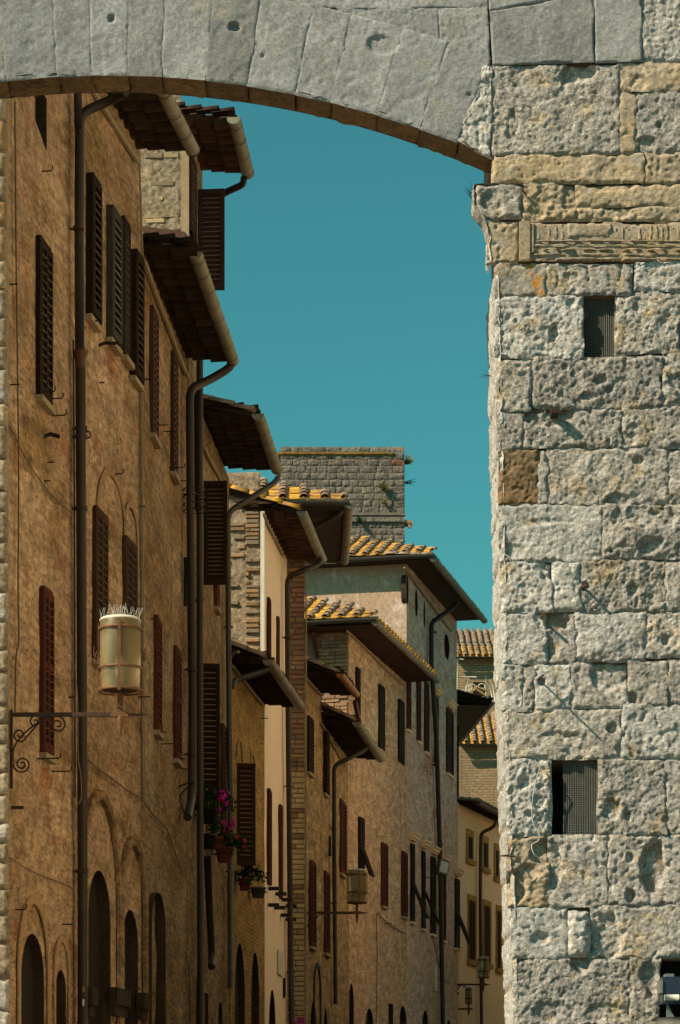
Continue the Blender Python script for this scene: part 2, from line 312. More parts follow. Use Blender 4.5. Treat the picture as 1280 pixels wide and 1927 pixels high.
def patch(mb, P, N, w, h, step, amp, freq=9.0, edge=0.03, recess=0.05, seed=0.0, wob=0.006, dents=(), bulge=0.0, pit=0.0):
    """P(a,b) -> point, N outward; a rough faced stone with rounded, uneven arrises."""
    nx = max(3, int(w/step)); ny = max(3, int(h/step)); sd = Vector((seed*7.31, seed*3.77, seed*1.93))
    N = Vector(N); o = len(mb.v)
    for j in range(ny+1):
        for i in range(nx+1):
            a = i/nx; b = j/ny; p = Vector(P(a, b))
            dx = min(a, 1-a)*w; dy = min(b, 1-b)*h; d = min(dx, dy) + wob*2.2*(fbm(p*14.0+sd, 2)-0.2)
            q = p*freq + sd
            n1 = 0.8*fbm(q, 3) + 0.5*noise.noise(q*4.3) + 0.45*noise.noise(q*8.9)
            e = max(0.0, min(1.0, (d + 0.012*noise.noise(q*0.8))/edge)); e = math.sqrt(max(0.0, 1-(1-e)**2))
            off = -recess*(1-e) + amp*n1*(0.3+0.7*e) + bulge*min(1, d*4/(min(w, h)+1e-6))
            if pit:
                pn = noise.noise(p*freq*3.1 + sd) + 0.25*noise.noise(p*freq*0.7)
                if pn > 0.26: off -= pit*min(1, (pn-0.26)*4.5)
            for (da, db, ra, rb, dep) in dents:
                g = ((a-da)/ra)**2 + ((b-db)/rb)**2 + 0.75*noise.noise(q*0.9) + 0.4*noise.noise(q*2.6)
                if g < 1: off -= 0.65*dep*min(1, (1-g)*2.2)
            p2 = p + Vector((noise.noise(q*0.5), noise.noise(q*0.5+Vector((9, 9, 9))), noise.noise(q*0.5+Vector((5, 2, 8)))))*wob
            mb.v.append(p2 + N*off)
    for j in range(ny):
        for i in range(nx):
            k = o+j*(nx+1)+i
            mb.f.append([k, k+1, k+nx+2, k+nx+1]); mb.mi.append(mb.cur); mb.sm.append(True)

def inside(p, lp):
    c = False; j = len(lp)-1
    for i in range(len(lp)):
        a, b = lp[i], lp[j]
        if (a.y > p.y) != (b.y > p.y) and p.x < (b.x-a.x)*(p.y-a.y)/(b.y-a.y)+a.x: c = not c
        j = i
    return c
def fill(loops, grid=0.0):
    """triangulate loops[0] minus the holes loops[1:]; optional inner grid points"""
    pts = []; edges = []
    for lp in loops:
        o = len(pts); k = len(lp); pts += [Vector((p[0], p[1])) for p in lp]; edges += [(o+i, o+(i+1) % k) for i in range(k)]
    L2 = [[Vector((p[0], p[1])) for p in lp] for lp in loops]
    if grid:
        xs = [p.x for p in L2[0]]; ys = [p.y for p in L2[0]]; nx = int((max(xs)-min(xs))/grid); ny = int((max(ys)-min(ys))/grid)
        for i in range(1, nx):
            for j in range(1, ny):
                pts.append(Vector((min(xs)+(max(xs)-min(xs))*i/nx, min(ys)+(max(ys)-min(ys))*j/ny)))
    v, e, f, ov, oe, of = geometry.delaunay_2d_cdt(pts, edges, [], 0, 1e-5)
    out = []
    for t3 in f:
        a, b, c = (v[i] for i in t3); m = (a+b+c)/3
        if not inside(m, L2[0]) or any(inside(m, h) for h in L2[1:]): continue
        out.append(tuple(t3) if (b-a).cross(c-a) > 0 else tuple(t3[::-1]))
    return v, out

# ---------------------------------------------------------------- ground
def sheet(name, pts, m, z):
    mb = MB(); mb.poly([(x, y, z) for x, y in pts]); return mb.build(name, m)
tag(sheet('ground', [(-1500, -1500), (1500, -1500), (1500, 1500), (-1500, 1500)], M['paving'], -0.004), kind='structure')
tag(sheet('street', [(-5, -20), (3.2, -20), (3.2, 30), (4.2, 60), (6.6, 92), (12, 130), (2, 130), (-4, 60)], M['paving'], 0.0), kind='structure')

# ---------------------------------------------------------------- town gate (front face 15 m away, 320 px per metre there)
GX, GY = 0.95, 15.0
gate = empty('town_gate', (GX, GY, 0), 0, 'pale travertine town gate with a segmental arch and a rough stone pier', 'gate')
def gx(x): return (x-CX)/320.0 - GX
def gz(y): return CAMZ + (HY-y)/320.0
def G(x, y, d=0.0): return Vector((gx(x), d, gz(y)))
def lerp_tab(tab, y):
    for (y0, x0), (y1, x1) in zip(tab, tab[1:]):
        if y <= y1: return x0 + (x1-x0)*max(0, (y-y0))/(y1-y0)
    return tab[-1][1]
EDGE = [(-500, 926), (120, 926), (345, 925), (346, 917), (494, 917), (496, 932), (950, 942), (1400, 952), (1700, 963), (1927, 968), (2680, 985)]
seedc = [0]
def gstone(q, m='trav', amp=0.010, step=2.6, edge=0.015, recess=0.016, dents=(), name='stone', proud=0.0, freq=11.0, pit=0.012, extra=None, bulge=0.0, grow=3.2, wob=0.010):
    """q: px rectangle (x0,y0,x1,y1) or quad bl,br,tr,tl"""
    if len(q) == 4 and not hasattr(q[0], '__len__'):
        x0, y0, x1, y1 = q; x0 -= grow; x1 += grow; y0 -= grow; y1 += grow; q = [(x0, y1), (x1, y1), (x1, y0), (x0, y0)]
    else:
        mx = sum(a[0] for a in q)/4; my = sum(a[1] for a in q)/4
        q = [(a[0]+(1.6 if a[0] > mx else -1.6), a[1]+(1.6 if a[1] > my else -1.6)) for a in q]
    bl, br, tr, tl = [Vector((a[0], a[1], 0)) for a in q]
    wpx = max((br-bl).length, (tr-tl).length); hpx = max((tl-bl).length, (tr-br).length)
    P = lambda a, b: G(*((bl*(1-a)+br*a)*(1-b) + (tl*(1-a)+tr*a)*b)[:2], -proud)
    mb = MB(); seedc[0] += 1
    mb.smooth = True
    if pit > 0.008: pit *= random.uniform(0.25, 1.05); amp *= random.uniform(0.6, 1.1); freq *= random.uniform(0.75, 1.35)
    patch(mb, P, (0, -1, 0), wpx/320, hpx/320, step/320, amp, freq=freq, edge=edge, recess=recess, seed=seedc[0], dents=dents, pit=pit, bulge=bulge, wob=wob)
    if extra: extra(mb)
    return mb.build(name, M[m], gate)
# -- rows of the right-hand pier
R = 'trav'; L = 'trav_light'; O = 'trav_ochre'
ST = [
 # top, beside and above the arch
 ((1210, -30, 1296, 112), L, dict(amp=0.016)),
 ((929, 124, 1166, 288), R, dict(amp=0.013, dents=[(0.66, 0.92, 0.13, 0.16, 0.05), (0.16, 0.30, 0.05, 0.20, 0.022)])),
 ((1164, 119, 1296, 169), O, dict(amp=0.010, dents=[(0.3, 0.3, 0.12, 0.3, 0.015)])),
 ((1199, 173, 1296, 282), R, dict(amp=0.014, dents=[(0.42, 0.46, 0.06, 0.06, 0.04), (0.15, 0.1, 0.25, 0.15, 0.03)])),
 ((1169, 174, 1197, 285), O, dict(amp=0.005)),
 ((929, 291, 1211, 341), O, dict(amp=0.006, edge=0.012)),
 ((1217, 288, 1296, 343), O, dict(amp=0.006, edge=0.012)),
 ((986, 346, 1085, 413), O, dict(amp=0.016, dents=[(0.85, 0.6, 0.15, 0.5, 0.03), (0.2, 0.2, 0.2, 0.2, 0.02)])),
 ((1086, 349, 1296, 387), O, dict(amp=0.010, dents=[(0.3, 0.95, 0.2, 0.3, 0.025)])),
 ((1087, 391, 1296, 413), O, dict(amp=0.010, dents=[(0.36, 0.8, 0.12, 0.7, 0.03)])),
 ((919, 419, 974, 494), O, dict(amp=0.006, edge=0.01)),
 ((932, 498, 1026, 556), 'trav_lichen', dict(amp=0.010)),
 ((1030, 498, 1188, 553), R, dict(amp=0.011, dents=[(0.3, 0.6, 0.1, 0.15, 0.02)])),
 ((1196, 492, 1296, 544), L, dict(amp=0.012)),
 ((1180, 547, 1296, 562), R, dict(amp=0.006, edge=0.01, proud=-0.01)),
 ((933, 559, 1096, 671), L, dict(amp=0.012, dents=[(0.66, 0.40, 0.05, 0.16, 0.06), (0.52, 0.38, 0.16, 0.14, 0.012), (0.86, 0.9, 0.06, 0.10, 0.03)])),
 ((1161, 560, 1277, 662), R, dict(amp=0.014, dents=[(0.32, 0.82, 0.05, 0.07, 0.04)])),
 ((1277, 562, 1296, 660), R, dict(amp=0.012, proud=-0.03)),
 ((937, 679, 998, 772), R, dict(amp=0.010)),
 ((1006, 673, 1246, 766), R, dict(amp=0.015, dents=[(0.52, 0.55, 0.06, 0.10, 0.05), (0.58, 0.36, 0.03, 0.06, 0.05), (0.42, 0.22, 0.08, 0.08, 0.03), (0.24, 0.8, 0.03, 0.08, 0.03)])),
 ((1250, 664, 1296, 762), R, dict(amp=0.014, dents=[(0.6, 0.4, 0.4, 0.25, 0.04)])),
 ((938, 776, 985, 846), R, dict(amp=0.010)),
 ((986, 772, 1170, 841), R, dict(amp=0.012, dents=[(0.22, 0.85, 0.30, 0.28, 0.06)])),
 ((1173, 768, 1296, 842), R, dict(amp=0.014, dents=[(0.02, 0.1, 0.2, 0.25, 0.03)])),
 ((941, 849, 1012, 948), 'trav_brown', dict(amp=0.008, dents=[(0.2, 0.75, 0.22, 0.18, 0.018)])),
 ((1014, 849, 1031, 948), R, dict(amp=0.006)),
 ((1033, 846, 1258, 946), R, dict(amp=0.017, dents=[(0.74, 0.78, 0.05, 0.09, 0.05), (0.6, 0.1, 0.12, 0.15, 0.04)])),
 ((1262, 850, 1296, 944), R, dict(amp=0.014)),
 ((942, 951, 1133, 1056), L, dict(amp=0.011, dents=[(0.1, 0.2, 0.16, 0.16, 0.03), (0.5, 0.7, 0.3, 0.05, 0.012)])),
 ((1136, 949, 1296, 1050), R, dict(amp=0.018, bulge=0.02, dents=[(0.5, 0.75, 0.4, 0.2, 0.035), (0.55, 0.25, 0.15, 0.15, 0.04)])),
 ((945, 1062, 1040, 1151), L, dict(amp=0.011, dents=[(0.98, 0.8, 0.22, 0.3, 0.045)])),
 ((1043, 1060, 1092, 1148), L, dict(amp=0.012, bulge=0.012)),
 ((1096, 1056, 1250, 1150), R, dict(amp=0.015, dents=[(0.02, 0.5, 0.08, 0.10, 0.05), (0.62, 0.42, 0.08, 0.14, 0.05), (0.8, 0.2, 0.06, 0.2, 0.02)])),
 ((1254, 1054, 1296, 1148), R, dict(amp=0.012)),
 ((948, 1156, 1027, 1246), L, dict(amp=0.010, dents=[(0.9, 0.9, 0.2, 0.2, 0.03)])),
 ((1029, 1156, 1084, 1246), R, dict(amp=0.010, proud=-0.008, dents=[(0.3, 0.85, 0.5, 0.22, 0.07), (0.2, 0.4, 0.5, 0.3, 0.03)])),
 ((1086, 1155, 1213, 1243), L, dict(amp=0.009, bulge=0.01)),
 ((1217, 1153, 1296, 1236), R, dict(amp=0.013, dents=[(0.45, 0.4, 0.1, 0.12, 0.05)])),
 ((948, 1252, 984, 1336), L, dict(amp=0.012)),
 ((986, 1252, 1004, 1335), R, dict(amp=0.006)),
 ((1007, 1252, 1074, 1335), L, dict(amp=0.010, dents=[(0.22, 0.62, 0.09, 0.09, 0.06)])),
 ((1078, 1248, 1182, 1331), R, dict(amp=0.014, dents=[(0.75, 0.75, 0.4, 0.4, 0.05)])),
 ((1184, 1246, 1256, 1326), R, dict(amp=0.013, dents=[(0.1, 0.1, 0.25, 0.2, 0.04)])),
 ((1260, 1244, 1296, 1322), R, dict(amp=0.012)),
 ((951, 1338, 1169, 1427), R, dict(amp=0.012, dents=[(0.45, 0.5, 0.18, 0.06, 0.025), (0.92, 0.62, 0.05, 0.12, 0.05), (0.62, 0.25, 0.16, 0.3, 0.03)])),
 ((1172, 1327, 1296, 1425), L, dict(amp=0.009)),
 ((955, 1431, 1036, 1571), L, dict(amp=0.022, dents=[(0.4, 0.7, 0.14, 0.10, 0.04), (0.7, 0.45, 0.16, 0.10, 0.04), (0.5, 0.3, 0.12, 0.08, 0.04)])),
 ((1128, 1431, 1252, 1568), R, dict(amp=0.012, dents=[(0.2, 0.35, 0.12, 0.14, 0.05), (0.45, 0.25, 0.06, 0.08, 0.04)])),
 ((1255, 1429, 1296, 1566), R, dict(amp=0.012)),
 ((958, 1577, 1031, 1706), O, dict(amp=0.022, dents=[(0.5, 0.5, 0.30, 0.12, 0.05), (0.2, 0.25, 0.3, 0.25, 0.06), (0.9, 0.8, 0.3, 0.2, 0.05)])),
 ((1033, 1574, 1143, 1706), R, dict(amp=0.012, dents=[(0.05, 0.6, 0.2, 0.4, 0.04)])),
 ((1147, 1573, 1296, 1701), R, dict(amp=0.011, dents=[(0.55, 0.55, 0.16, 0.38, 0.075), (0.27, 0.66, 0.05, 0.07, 0.04), (0.28, 0.15, 0.07, 0.10, 0.07)])),
 ((964, 1711, 1068, 1803), L, dict(amp=0.010, dents=[(0.5, 0.4, 0.16, 0.12, 0.025)])),
 ((1072, 1716, 1108, 1800), L, dict(amp=0.010, bulge=0.03)),
 ((1112, 1706, 1296, 1801), R, dict(amp=0.013, dents=[(0.16, 0.35, 0.2, 0.5, 0.05)])),
 ((968, 1807, 1184, 1932), R, dict(amp=0.013, dents=[(0.57, 0.92, 0.10, 0.16, 0.07), (0.3, 0.25, 0.2, 0.15, 0.03), (0.8, 0.2, 0.2, 0.15, 0.02)])),
 ((1188, 1805, 1240, 1932), R, dict(amp=0.014, dents=[(0.7, 0.7, 0.35, 0.25, 0.05)])),
]
for q, m_, kw in ST: gstone(q, m_, **kw)
# dressed slabs over the pier
gstone([(929, 122), (1118, 117), (1114, -12), (923, 24)], 'trav_smooth', amp=0.003, freq=6, edge=0.006, recess=0.012, pit=0.002, bulge=0, wob=0.002, proud=0.012)
gstone([(922, 20), (1060, -6), (1060, -60), (920, -60)], 'trav_smooth', amp=0.003, freq=6, edge=0.006, recess=0.012, pit=0.002, bulge=0, wob=0.002, proud=0.012)
gstone([(1122, 117), (1208, 114), (1203, -40), (1118, -40)], 'trav_smooth', amp=0.003, freq=6, edge=0.006, recess=0.012, pit=0.002, bulge=0, wob=0.002, proud=0.008)
# ring of voussoirs
AX, AY, R1, R2 = 200.0, 1913.0, 1773.0, 1945.0
joints = [-525, -430, -335, -240, -150, -75, 12, 107, 172, 240, 303, 385, 465, 555, 622, 710, 788, 860]
def ring(x, r):
    a = math.asin((x-AX)/R1); return (AX + r*math.sin(a), AY - r*math.cos(a))
TH = 0.27
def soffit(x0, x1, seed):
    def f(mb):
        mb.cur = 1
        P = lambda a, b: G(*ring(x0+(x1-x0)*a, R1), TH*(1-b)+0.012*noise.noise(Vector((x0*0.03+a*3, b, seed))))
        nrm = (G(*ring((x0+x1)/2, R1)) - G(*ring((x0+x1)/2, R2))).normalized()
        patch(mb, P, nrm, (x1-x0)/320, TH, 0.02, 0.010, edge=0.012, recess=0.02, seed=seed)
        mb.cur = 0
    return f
for i, (x0, x1) in enumerate(zip(joints, joints[1:])):
    g0 = 0.3
    q = [ring(x0+g0, R1), ring(x1-g0, R1), ring(x1-g0, R2-2), ring(x0+g0, R2-2)]
    o = gstone(q, 'trav_smooth', amp=0.0035, freq=7, edge=0.004, recess=0.006, pit=0.003, name='voussoir', bulge=0, wob=0.002,
           proud=random.uniform(-0.003, 0.003), step=3.5, extra=soffit(x0+g0, x1-g0, i),
           dents=([(random.random(), random.uniform(0.2, 0.9), 0.05, 0.025, 0.015)] if i % 4 == 0 else []) + ([(0.55, 0.62, 0.13, 0.05, 0.04)] if i in (8, 11) else []) + ([(0.7, 0.75, 0.25, 0.10, 0.02)] if i in (14,) else []))
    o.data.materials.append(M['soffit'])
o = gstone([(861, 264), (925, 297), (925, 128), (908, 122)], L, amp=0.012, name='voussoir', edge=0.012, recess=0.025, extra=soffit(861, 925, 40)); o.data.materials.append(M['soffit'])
# spandrel
for q in ([(640, 24), (828, 96), (824, 14), (630, 6)], [(828, 98), (924, 136), (916, 14), (827, 14)], [(560, 12), (916, 12), (916, -60), (540, -60)]):
    gstone(q, 'trav_smooth', amp=0.004, freq=7, edge=0.006, recess=0.010, pit=0.003, bulge=0, wob=0.002, proud=-0.008)
x = -640
while x < 555:
    w_ = random.uniform(120, 200); gstone((x, -110, min(x+w_-4, 556), -36), 'trav_smooth', amp=0.004, step=12, pit=0); x += w_
# the wall goes on outside the picture: right of the frame, below it, above it and the far jamb
def filler(xa, xb, ya, yb, hh=(85, 120), step=14):
    y = ya
    while y < yb-20:
        h_ = min(random.uniform(*hh), yb-y)
        x = xa + 0.0
        while x < xb-20:
            w_ = min(random.uniform(90, 230), xb-x)
            if xb-x-w_ < 40: w_ = xb-x
            gstone((x, y, x+w_-4, y+h_-4), random.choice([R, R, L, O]), amp=0.012, step=step, pit=0); x += w_
        y += h_
filler(1299, 1720, -110, 2660)
filler(972, 1296, 1936, 2660)
filler(-860, -528, 300, 2660)
filler(-860, -528, -110, 298)
filler(562, 1296, -220, -64)
filler(-860, 560, -220, -113)
# impost block with its moulded left profile
PROF = [(345, 925), (347, 894), (362, 891), (375, 890), (388, 892), (398, 899), (410, 909), (425, 915), (440, 917)]
mb = MB()
patch(mb, lambda a, b: (lambda y: G(lerp_tab(PROF, y)*(1-a)+985*a, y, -0.012))(412+(347-412)*b), (0, -1, 0), 0.29, 0.20, 0.011, 0.012, edge=0.02, recess=0.03, seed=201, dents=[(0.42, 0.45, 0.22, 0.45, 0.03)], pit=0.005)
patch(mb, lambda a, b: (lambda y: G(lerp_tab(PROF, y), y, 0.20*(1-a)-0.012))(440+(346-440)*b), (-1, 0, 0), 0.20, 0.30, 0.012, 0.008, edge=0.01, recess=0.01, seed=202)
mb.poly([G(894, 346.5, -0.01), G(985, 346.5, -0.01), G(985, 346.5, 0.20), G(894, 346.5, 0.20)])
mb.build('impost', M['trav'], gate)
# carved panel
mb = MB()
patch(mb, lambda a, b: G(976+(1300-976)*a, 492+(418-492)*b, -0.004), (0, -1, 0), 1.0, 0.23, 0.012, 0.004, edge=0.012, recess=0.03, seed=210, pit=0.002)
def ridge(y0, y1, d, x0=1004, x1=1300):
    patch(mb, lambda a, b: G(x0+(x1-x0)*a, y1+(y0-y1)*b, -d), (0, -1, 0), (x1-x0)/320, (y1-y0)/320, 0.006, 0.0012, freq=16, edge=0.006, recess=d, seed=y0, wob=0.0007)
ridge(453, 457, 0.022); ridge(459, 466, 0.012); ridge(469, 473, 0.026); ridge(477, 482, 0.014); ridge(486, 491, 0.022, 980)
mb.box(G(977, 492, -0.020), G(997, 418, 0.01)); mb.box(G(1001, 476, -0.016), G(1004, 420, 0.01))
xx = 1010
while xx < 1296:
    if not (1066 < xx < 1152):
        yt_ = 422+random.uniform(0, 10)
        patch(mb, lambda a, b: G(xx+5*a, 451+(yt_-451)*b, -0.009), (0, -1, 0), 0.016, 0.09, 0.005, 0.003, freq=18, edge=0.006, recess=0.012, seed=xx, wob=0.003)
    xx += random.uniform(9, 13)
patch(mb, lambda a, b: G(1068+82*a, 449+(421-449)*b, -0.014), (0, -1, 0), 0.25, 0.09, 0.010, 0.008, edge=0.01, recess=0.015, seed=211)
mb.build('carved_panel', M['trav_ochre'], gate)
# jamb facing into the passage
yy = 440
while yy < 2640:
    h_ = random.uniform(80, 125)
    seedc[0] += 1
    if yy == 440: h_ = 56
    for d0, d1 in (((0.0, 0.2),) if yy == 440 else ((0.0, 0.42), (0.43, 0.9))):
        mb = MB()
        patch(mb, lambda a, b: (lambda y: G(lerp_tab(EDGE, y), y, d1+(d0-d1)*a))(yy+h_-3+(3-h_)*b), (-1, 0, 0), d1-d0, h_/320, 0.02, 0.010, edge=0.02, recess=0.02, seed=seedc[0]*2+d0, pit=0.006)
        mb.build('jamb_stone', M['trav_light'], gate)
    yy += h_
# core
mb = MB()
dq = 0.050
outer = [(e, y) for y, e in ((-220, 927), (120, 927), (290, 927), (292, 943), (494, 943), (496, 935), (950, 945), (1400, 955), (1700, 966), (1927, 971), (2670, 986))] + [(1722, 2670), (1722, -220)]
h1 = [(1097, 556), (1158, 556), (1158, 669), (1097, 669)]; h2 = [(1040, 1429), (1126, 1429), (1126, 1572), (1040, 1572)]
h3 = [(1034, 768), (1052, 768), (1052, 786), (1034, 786)]
h4 = [(1242, 1806), (1310, 1806), (1310, 1932), (1242, 1932)]
allp = []; loops = []
for lp in (outer, h1, h2, h3, h4): loops.append([Vector((gx(a), gz(b), 0)) for a, b in lp]); allp += lp
vs_ = [G(a, b, dq) for a, b in allp]
pv, fl = fill(loops)
mb.add([(p.x, dq, p.y) for p in pv], fl)
n0 = len(outer)
for i in range(n0):   # sides and back
    (xa, ya), (xb, yb) = outer[i], outer[(i+1) % n0]
    mb.poly([G(xa, ya, dq), G(xb, yb, dq), G(xb, yb, 0.9), G(xa, ya, 0.9)])
mb.poly([G(1722, 2670, 0.9), G(1722, -220, 0.9), G(930, -220, 0.9), G(986, 2670, 0.9)])
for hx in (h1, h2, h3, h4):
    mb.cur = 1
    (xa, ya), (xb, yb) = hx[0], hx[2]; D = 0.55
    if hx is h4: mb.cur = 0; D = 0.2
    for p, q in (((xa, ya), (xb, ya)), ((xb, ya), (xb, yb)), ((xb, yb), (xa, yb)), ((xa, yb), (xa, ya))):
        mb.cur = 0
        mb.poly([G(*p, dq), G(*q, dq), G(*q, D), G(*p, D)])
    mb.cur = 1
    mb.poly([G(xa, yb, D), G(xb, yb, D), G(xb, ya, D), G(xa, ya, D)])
mb.cur = 0
# wall above the arch and far pier
mb.box(G(-860, 2670, dq), G(-528, -220, 0.9))
N_ = 40
for k in range(N_):
    xa = -526 + (926+526)*k/N_; xb = -526 + (926+526)*(k+1)/N_
    pa, pb = ring(xa, R1), ring(xb, R1)
    mb.poly([G(pa[0], pa[1]-5, dq), G(pb[0], pb[1]-5, dq), G(pb[0], -220, dq), G(pa[0], -220, dq)])
    mb.poly([G(pa[0], pa[1]-2, TH+0.004), G(pa[0], -220, TH+0.004), G(pb[0], -220, TH+0.004), G(pb[0], pb[1]-2, TH+0.004)])
mb.poly([G(-528, -220, 0), G(926, -220, 0), G(926, -220, TH), G(-528, -220, TH)])
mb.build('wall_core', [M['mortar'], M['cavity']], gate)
# wire grilles over the two putlog holes
def grille(x0, y0, x1, y1, d, cells, tilt=0):
    mb = MB(); r = 0.0016
    nx = cells; ny = round(cells*(y1-y0)/(x1-x0))
    for i in range(nx+1):
        x = x0+(x1-x0)*i/nx; wv = random.uniform(-0.4, 0.4)
        mb.tube([G(x+wv, y1, d), G(x-wv*0.5, (y0+y1)/2, d), G(x, y0, d)], r, 4, False)
    for j in range(ny+1):
        y = y0+(y1-y0)*j/ny
        mb.tube([G(x0, y, d+0.002), G((x0+x1)/2, y+random.uniform(-0.4, 0.4), d+0.002), G(x1, y, d+0.002)], r, 4, False)
    return mb.build('grille', M['wire'], gate)
grille(1098, 558, 1158, 668, 0.06, 17)
grille(1062, 1430, 1128, 1570, 0.05, 20)
mb = MB(); mb.obox(G(1043, 778, 0.0), (0.022, 0, 0), (0, 0.08, 0), (0, 0, 0.018)); mb.build('putlog_stub', M['wood'], gate)
# irons, cable, weeds, spotlight on the pier
def spike_iron(pts, r, label, m='iron'):
    mb = MB(); mb.tube([G(*p) + Vector((GX, GY, 0)) for p in pts], r, 6); return tag(mb.build('iron_hook', M[m]), label, 'hook', 'iron hooks and bars in the gate pier')
spike_iron([(975, 1613, 0.02), (958, 1613, -0.05), (941, 1613, -0.06), (956, 1612, -0.09), (956, 1597, -0.09)], 0.004, 'thin iron hook at the left edge of the gate pier below the lower grille')
spike_iron([(1014, 1278, 0.02), (1018, 1282, -0.20)], 0.006, 'short iron bar standing out of the gate pier above the lower grille', 'iron')
spike_iron([(1098, 1104, 0.02), (1100, 1107, -0.09)], 0.009, 'rusty iron stub in the middle of the gate pier', 'iron_lt')
spike_iron([(1018, 1160, 0.02), (1022, 1162, -0.07)], 0.010, 'rusty stub over a dark cavity in the gate pier', 'iron_lt')
mb = MB(); mb.tube([p + Vector((GX, GY, 0)) for p in bez([G(1004, 1432, -0.05), G(1014, 1447, -0.06), G(1008, 1470, -0.055), G(1002, 1500, -0.06), G(1000, 1530, -0.05), G(1004, 1556, -0.05), G(1014, 1572, -0.055), G(1012, 1584, -0.05), G(1000, 1592, -0.05), G(1003, 1608, -0.06), G(1014, 1618, -0.05), G(1025, 1632, -0.05)])], 0.0035, 6)
tag(mb.build('loose_cable', M['spike']), 'thin white cable hanging loose beside the lower grille', 'cable')
def tuft(name, base, n, ln, spread, m, label, dirv=(0, 0, 1), droop=0.4, cat='weed', width=0.006):
    mb = MB(); D = Vector(dirv)
    for k in range(n):
        d = (D + Vector((random.uniform(-1, 1), random.uniform(-1, 1), random.uniform(-0.5, 0.8)))*spread).normalized()
        l = ln*random.uniform(0.5, 1.0); b0 = Vector(base) + Vector((random.uniform(-1, 1), random.uniform(-.3, .3), random.uniform(-.5, .5)))*ln*0.15
        p1 = b0 + d*l*0.55; p2 = b0 + d*l + Vector((0, 0, -droop*l*random.random()))
        sd = d.cross(Vector((0.3, 1, 0.1))).normalized()*width
        mb.add([b0-sd, b0+sd, p1+sd*0.8, p1-sd*0.8, p2], [(0, 1, 2, 3), (3, 2, 4)])
    return tag(mb.build(name, M[m]), label, cat, 'weeds growing out of masonry')
gw = Vector((GX, GY, 0))
tuft('weed', G(908, 348, 0.3)+gw, 34, 0.17, 0.55, 'weed_dk', 'dark grass tuft growing on the impost under the arch springing', (-0.35, 0, 1), 0.3, width=0.0018)
tuft('weed', G(984, 362, -0.01)+gw, 12, 0.07, 0.6, 'trav_brown', 'small dry brown weed beside the impost block', (0.2, -0.5, -0.2), 0.5, width=0.004)
tuft('weed', G(934, 660, 0.5)+gw, 8, 0.10, 0.5, 'weed_dk', 'thin dark twig on the jamb edge halfway up the pier', (-1, 0, 0.2), 0.2, width=0.0012)
sp = empty('spotlight', (GX+gx(1275), GY-0.02, gz(1880)), 0, 'blue-grey metal spotlight on a bracket in the recess low on the gate pier', 'spotlight')
def Sx(x, y, d): return Vector(((x-1275)/320, d, (1880-y)/320))
mb = MB(); mb.box(Sx(1240, 1892, -0.16), Sx(1320, 1842, 0.02)); mb.build('lamp_housing', M['lampmetal'], sp)
mb = MB(); mb.box(Sx(1247, 1843, -0.14), Sx(1262, 1836, -0.02)); mb.box(Sx(1236, 1872, -0.17), Sx(1240, 1848, 0.0)); mb.build('cooling_fin', M['wire'], sp)
mb = MB(); mb.tube([Sx(1243, 1881, -0.165), Sx(1270, 1881, -0.165)], 0.018, 10); mb.build('hinge_pin', M['white'], sp)
mb = MB(); mb.add([Sx(1250, 1890, -0.12), Sx(1264, 1917, -0.12), Sx(1249, 1917, -0.12), Sx(1250, 1890, -0.10), Sx(1264, 1917, -0.10), Sx(1249, 1917, -0.10)], [(0, 2, 1), (3, 4, 5), (0, 1, 4, 3), (1, 2, 5, 4), (2, 0, 3, 5)]); mb.build('bracket', M['wire'], sp)
mb = MB(); mb.tube([Sx(1275, 1917, -0.05), Sx(1275, 1932, -0.05)], 0.13, 16); mb.build('base_plate', M['greypot'], sp)

# ---------------------------------------------------------------- shared pieces
_cache = {}
def cover_mesh(w=0.19, L=0.43, mat='tile'):
    k = ('cov', w, L, mat)
    if k not in _cache:
        mb = MB(); n = 7; vs_ = []; r0 = w/2; r1 = w/2*0.82; th = 0.016
        for (r, y, o) in ((r0, 0, 0), (r1, L, 0), (r0, 0, th), (r1, L, th)):
            for j in range(n+1):
                a = math.pi*j/n; vs_.append((-(r+o)*math.cos(a), y, (r+o)*math.sin(a)*0.85))
        m1 = n+1; fs = []
        for j in range(n):
            fs.append((j, j+1, m1+j+1, m1+j)[::-1]); fs.append((2*m1+j, 2*m1+j+1, 3*m1+j+1, 3*m1+j))
            fs.append((j, j+1, 2*m1+j+1, 2*m1+j)); fs.append((m1+j, m1+j+1, 3*m1+j+1, 3*m1+j)[::-1])
        mb.smooth = True; mb.add(vs_, fs); _cache[k] = mb.mesh('roof_tile', M[mat])
    return _cache[k]
def pan_mesh(w=0.30, L=0.43, mat='tile', sag=0.10):
    k = ('pan', w, L, mat, sag)
    if k not in _cache:
        mb = MB(); n = 6; vs_ = []; th = 0.02
        for (y, o) in ((0, 0), (L, 0), (0, th), (L, th)):
            for j in range(n+1):
                a = -1+2*j/n; vs_.append((math.sin(a*math.pi/2)*w/2, y, -sag*math.cos(a*math.pi/2)*(1.0 if y == 0 else 0.88) + o))
        m1 = n+1; fs = []
        for j in range(n):
            fs.append((j, m1+j, m1+j+1, j+1)); fs.append((2*m1+j, 2*m1+j+1, 3*m1+j+1, 3*m1+j)); fs.append((j, j+1, 2*m1+j+1, 2*m1+j))
        mb.smooth = False; mb.add(vs_, fs); _cache[k] = mb.mesh('roof_tile', M[mat])
    return _cache[k]
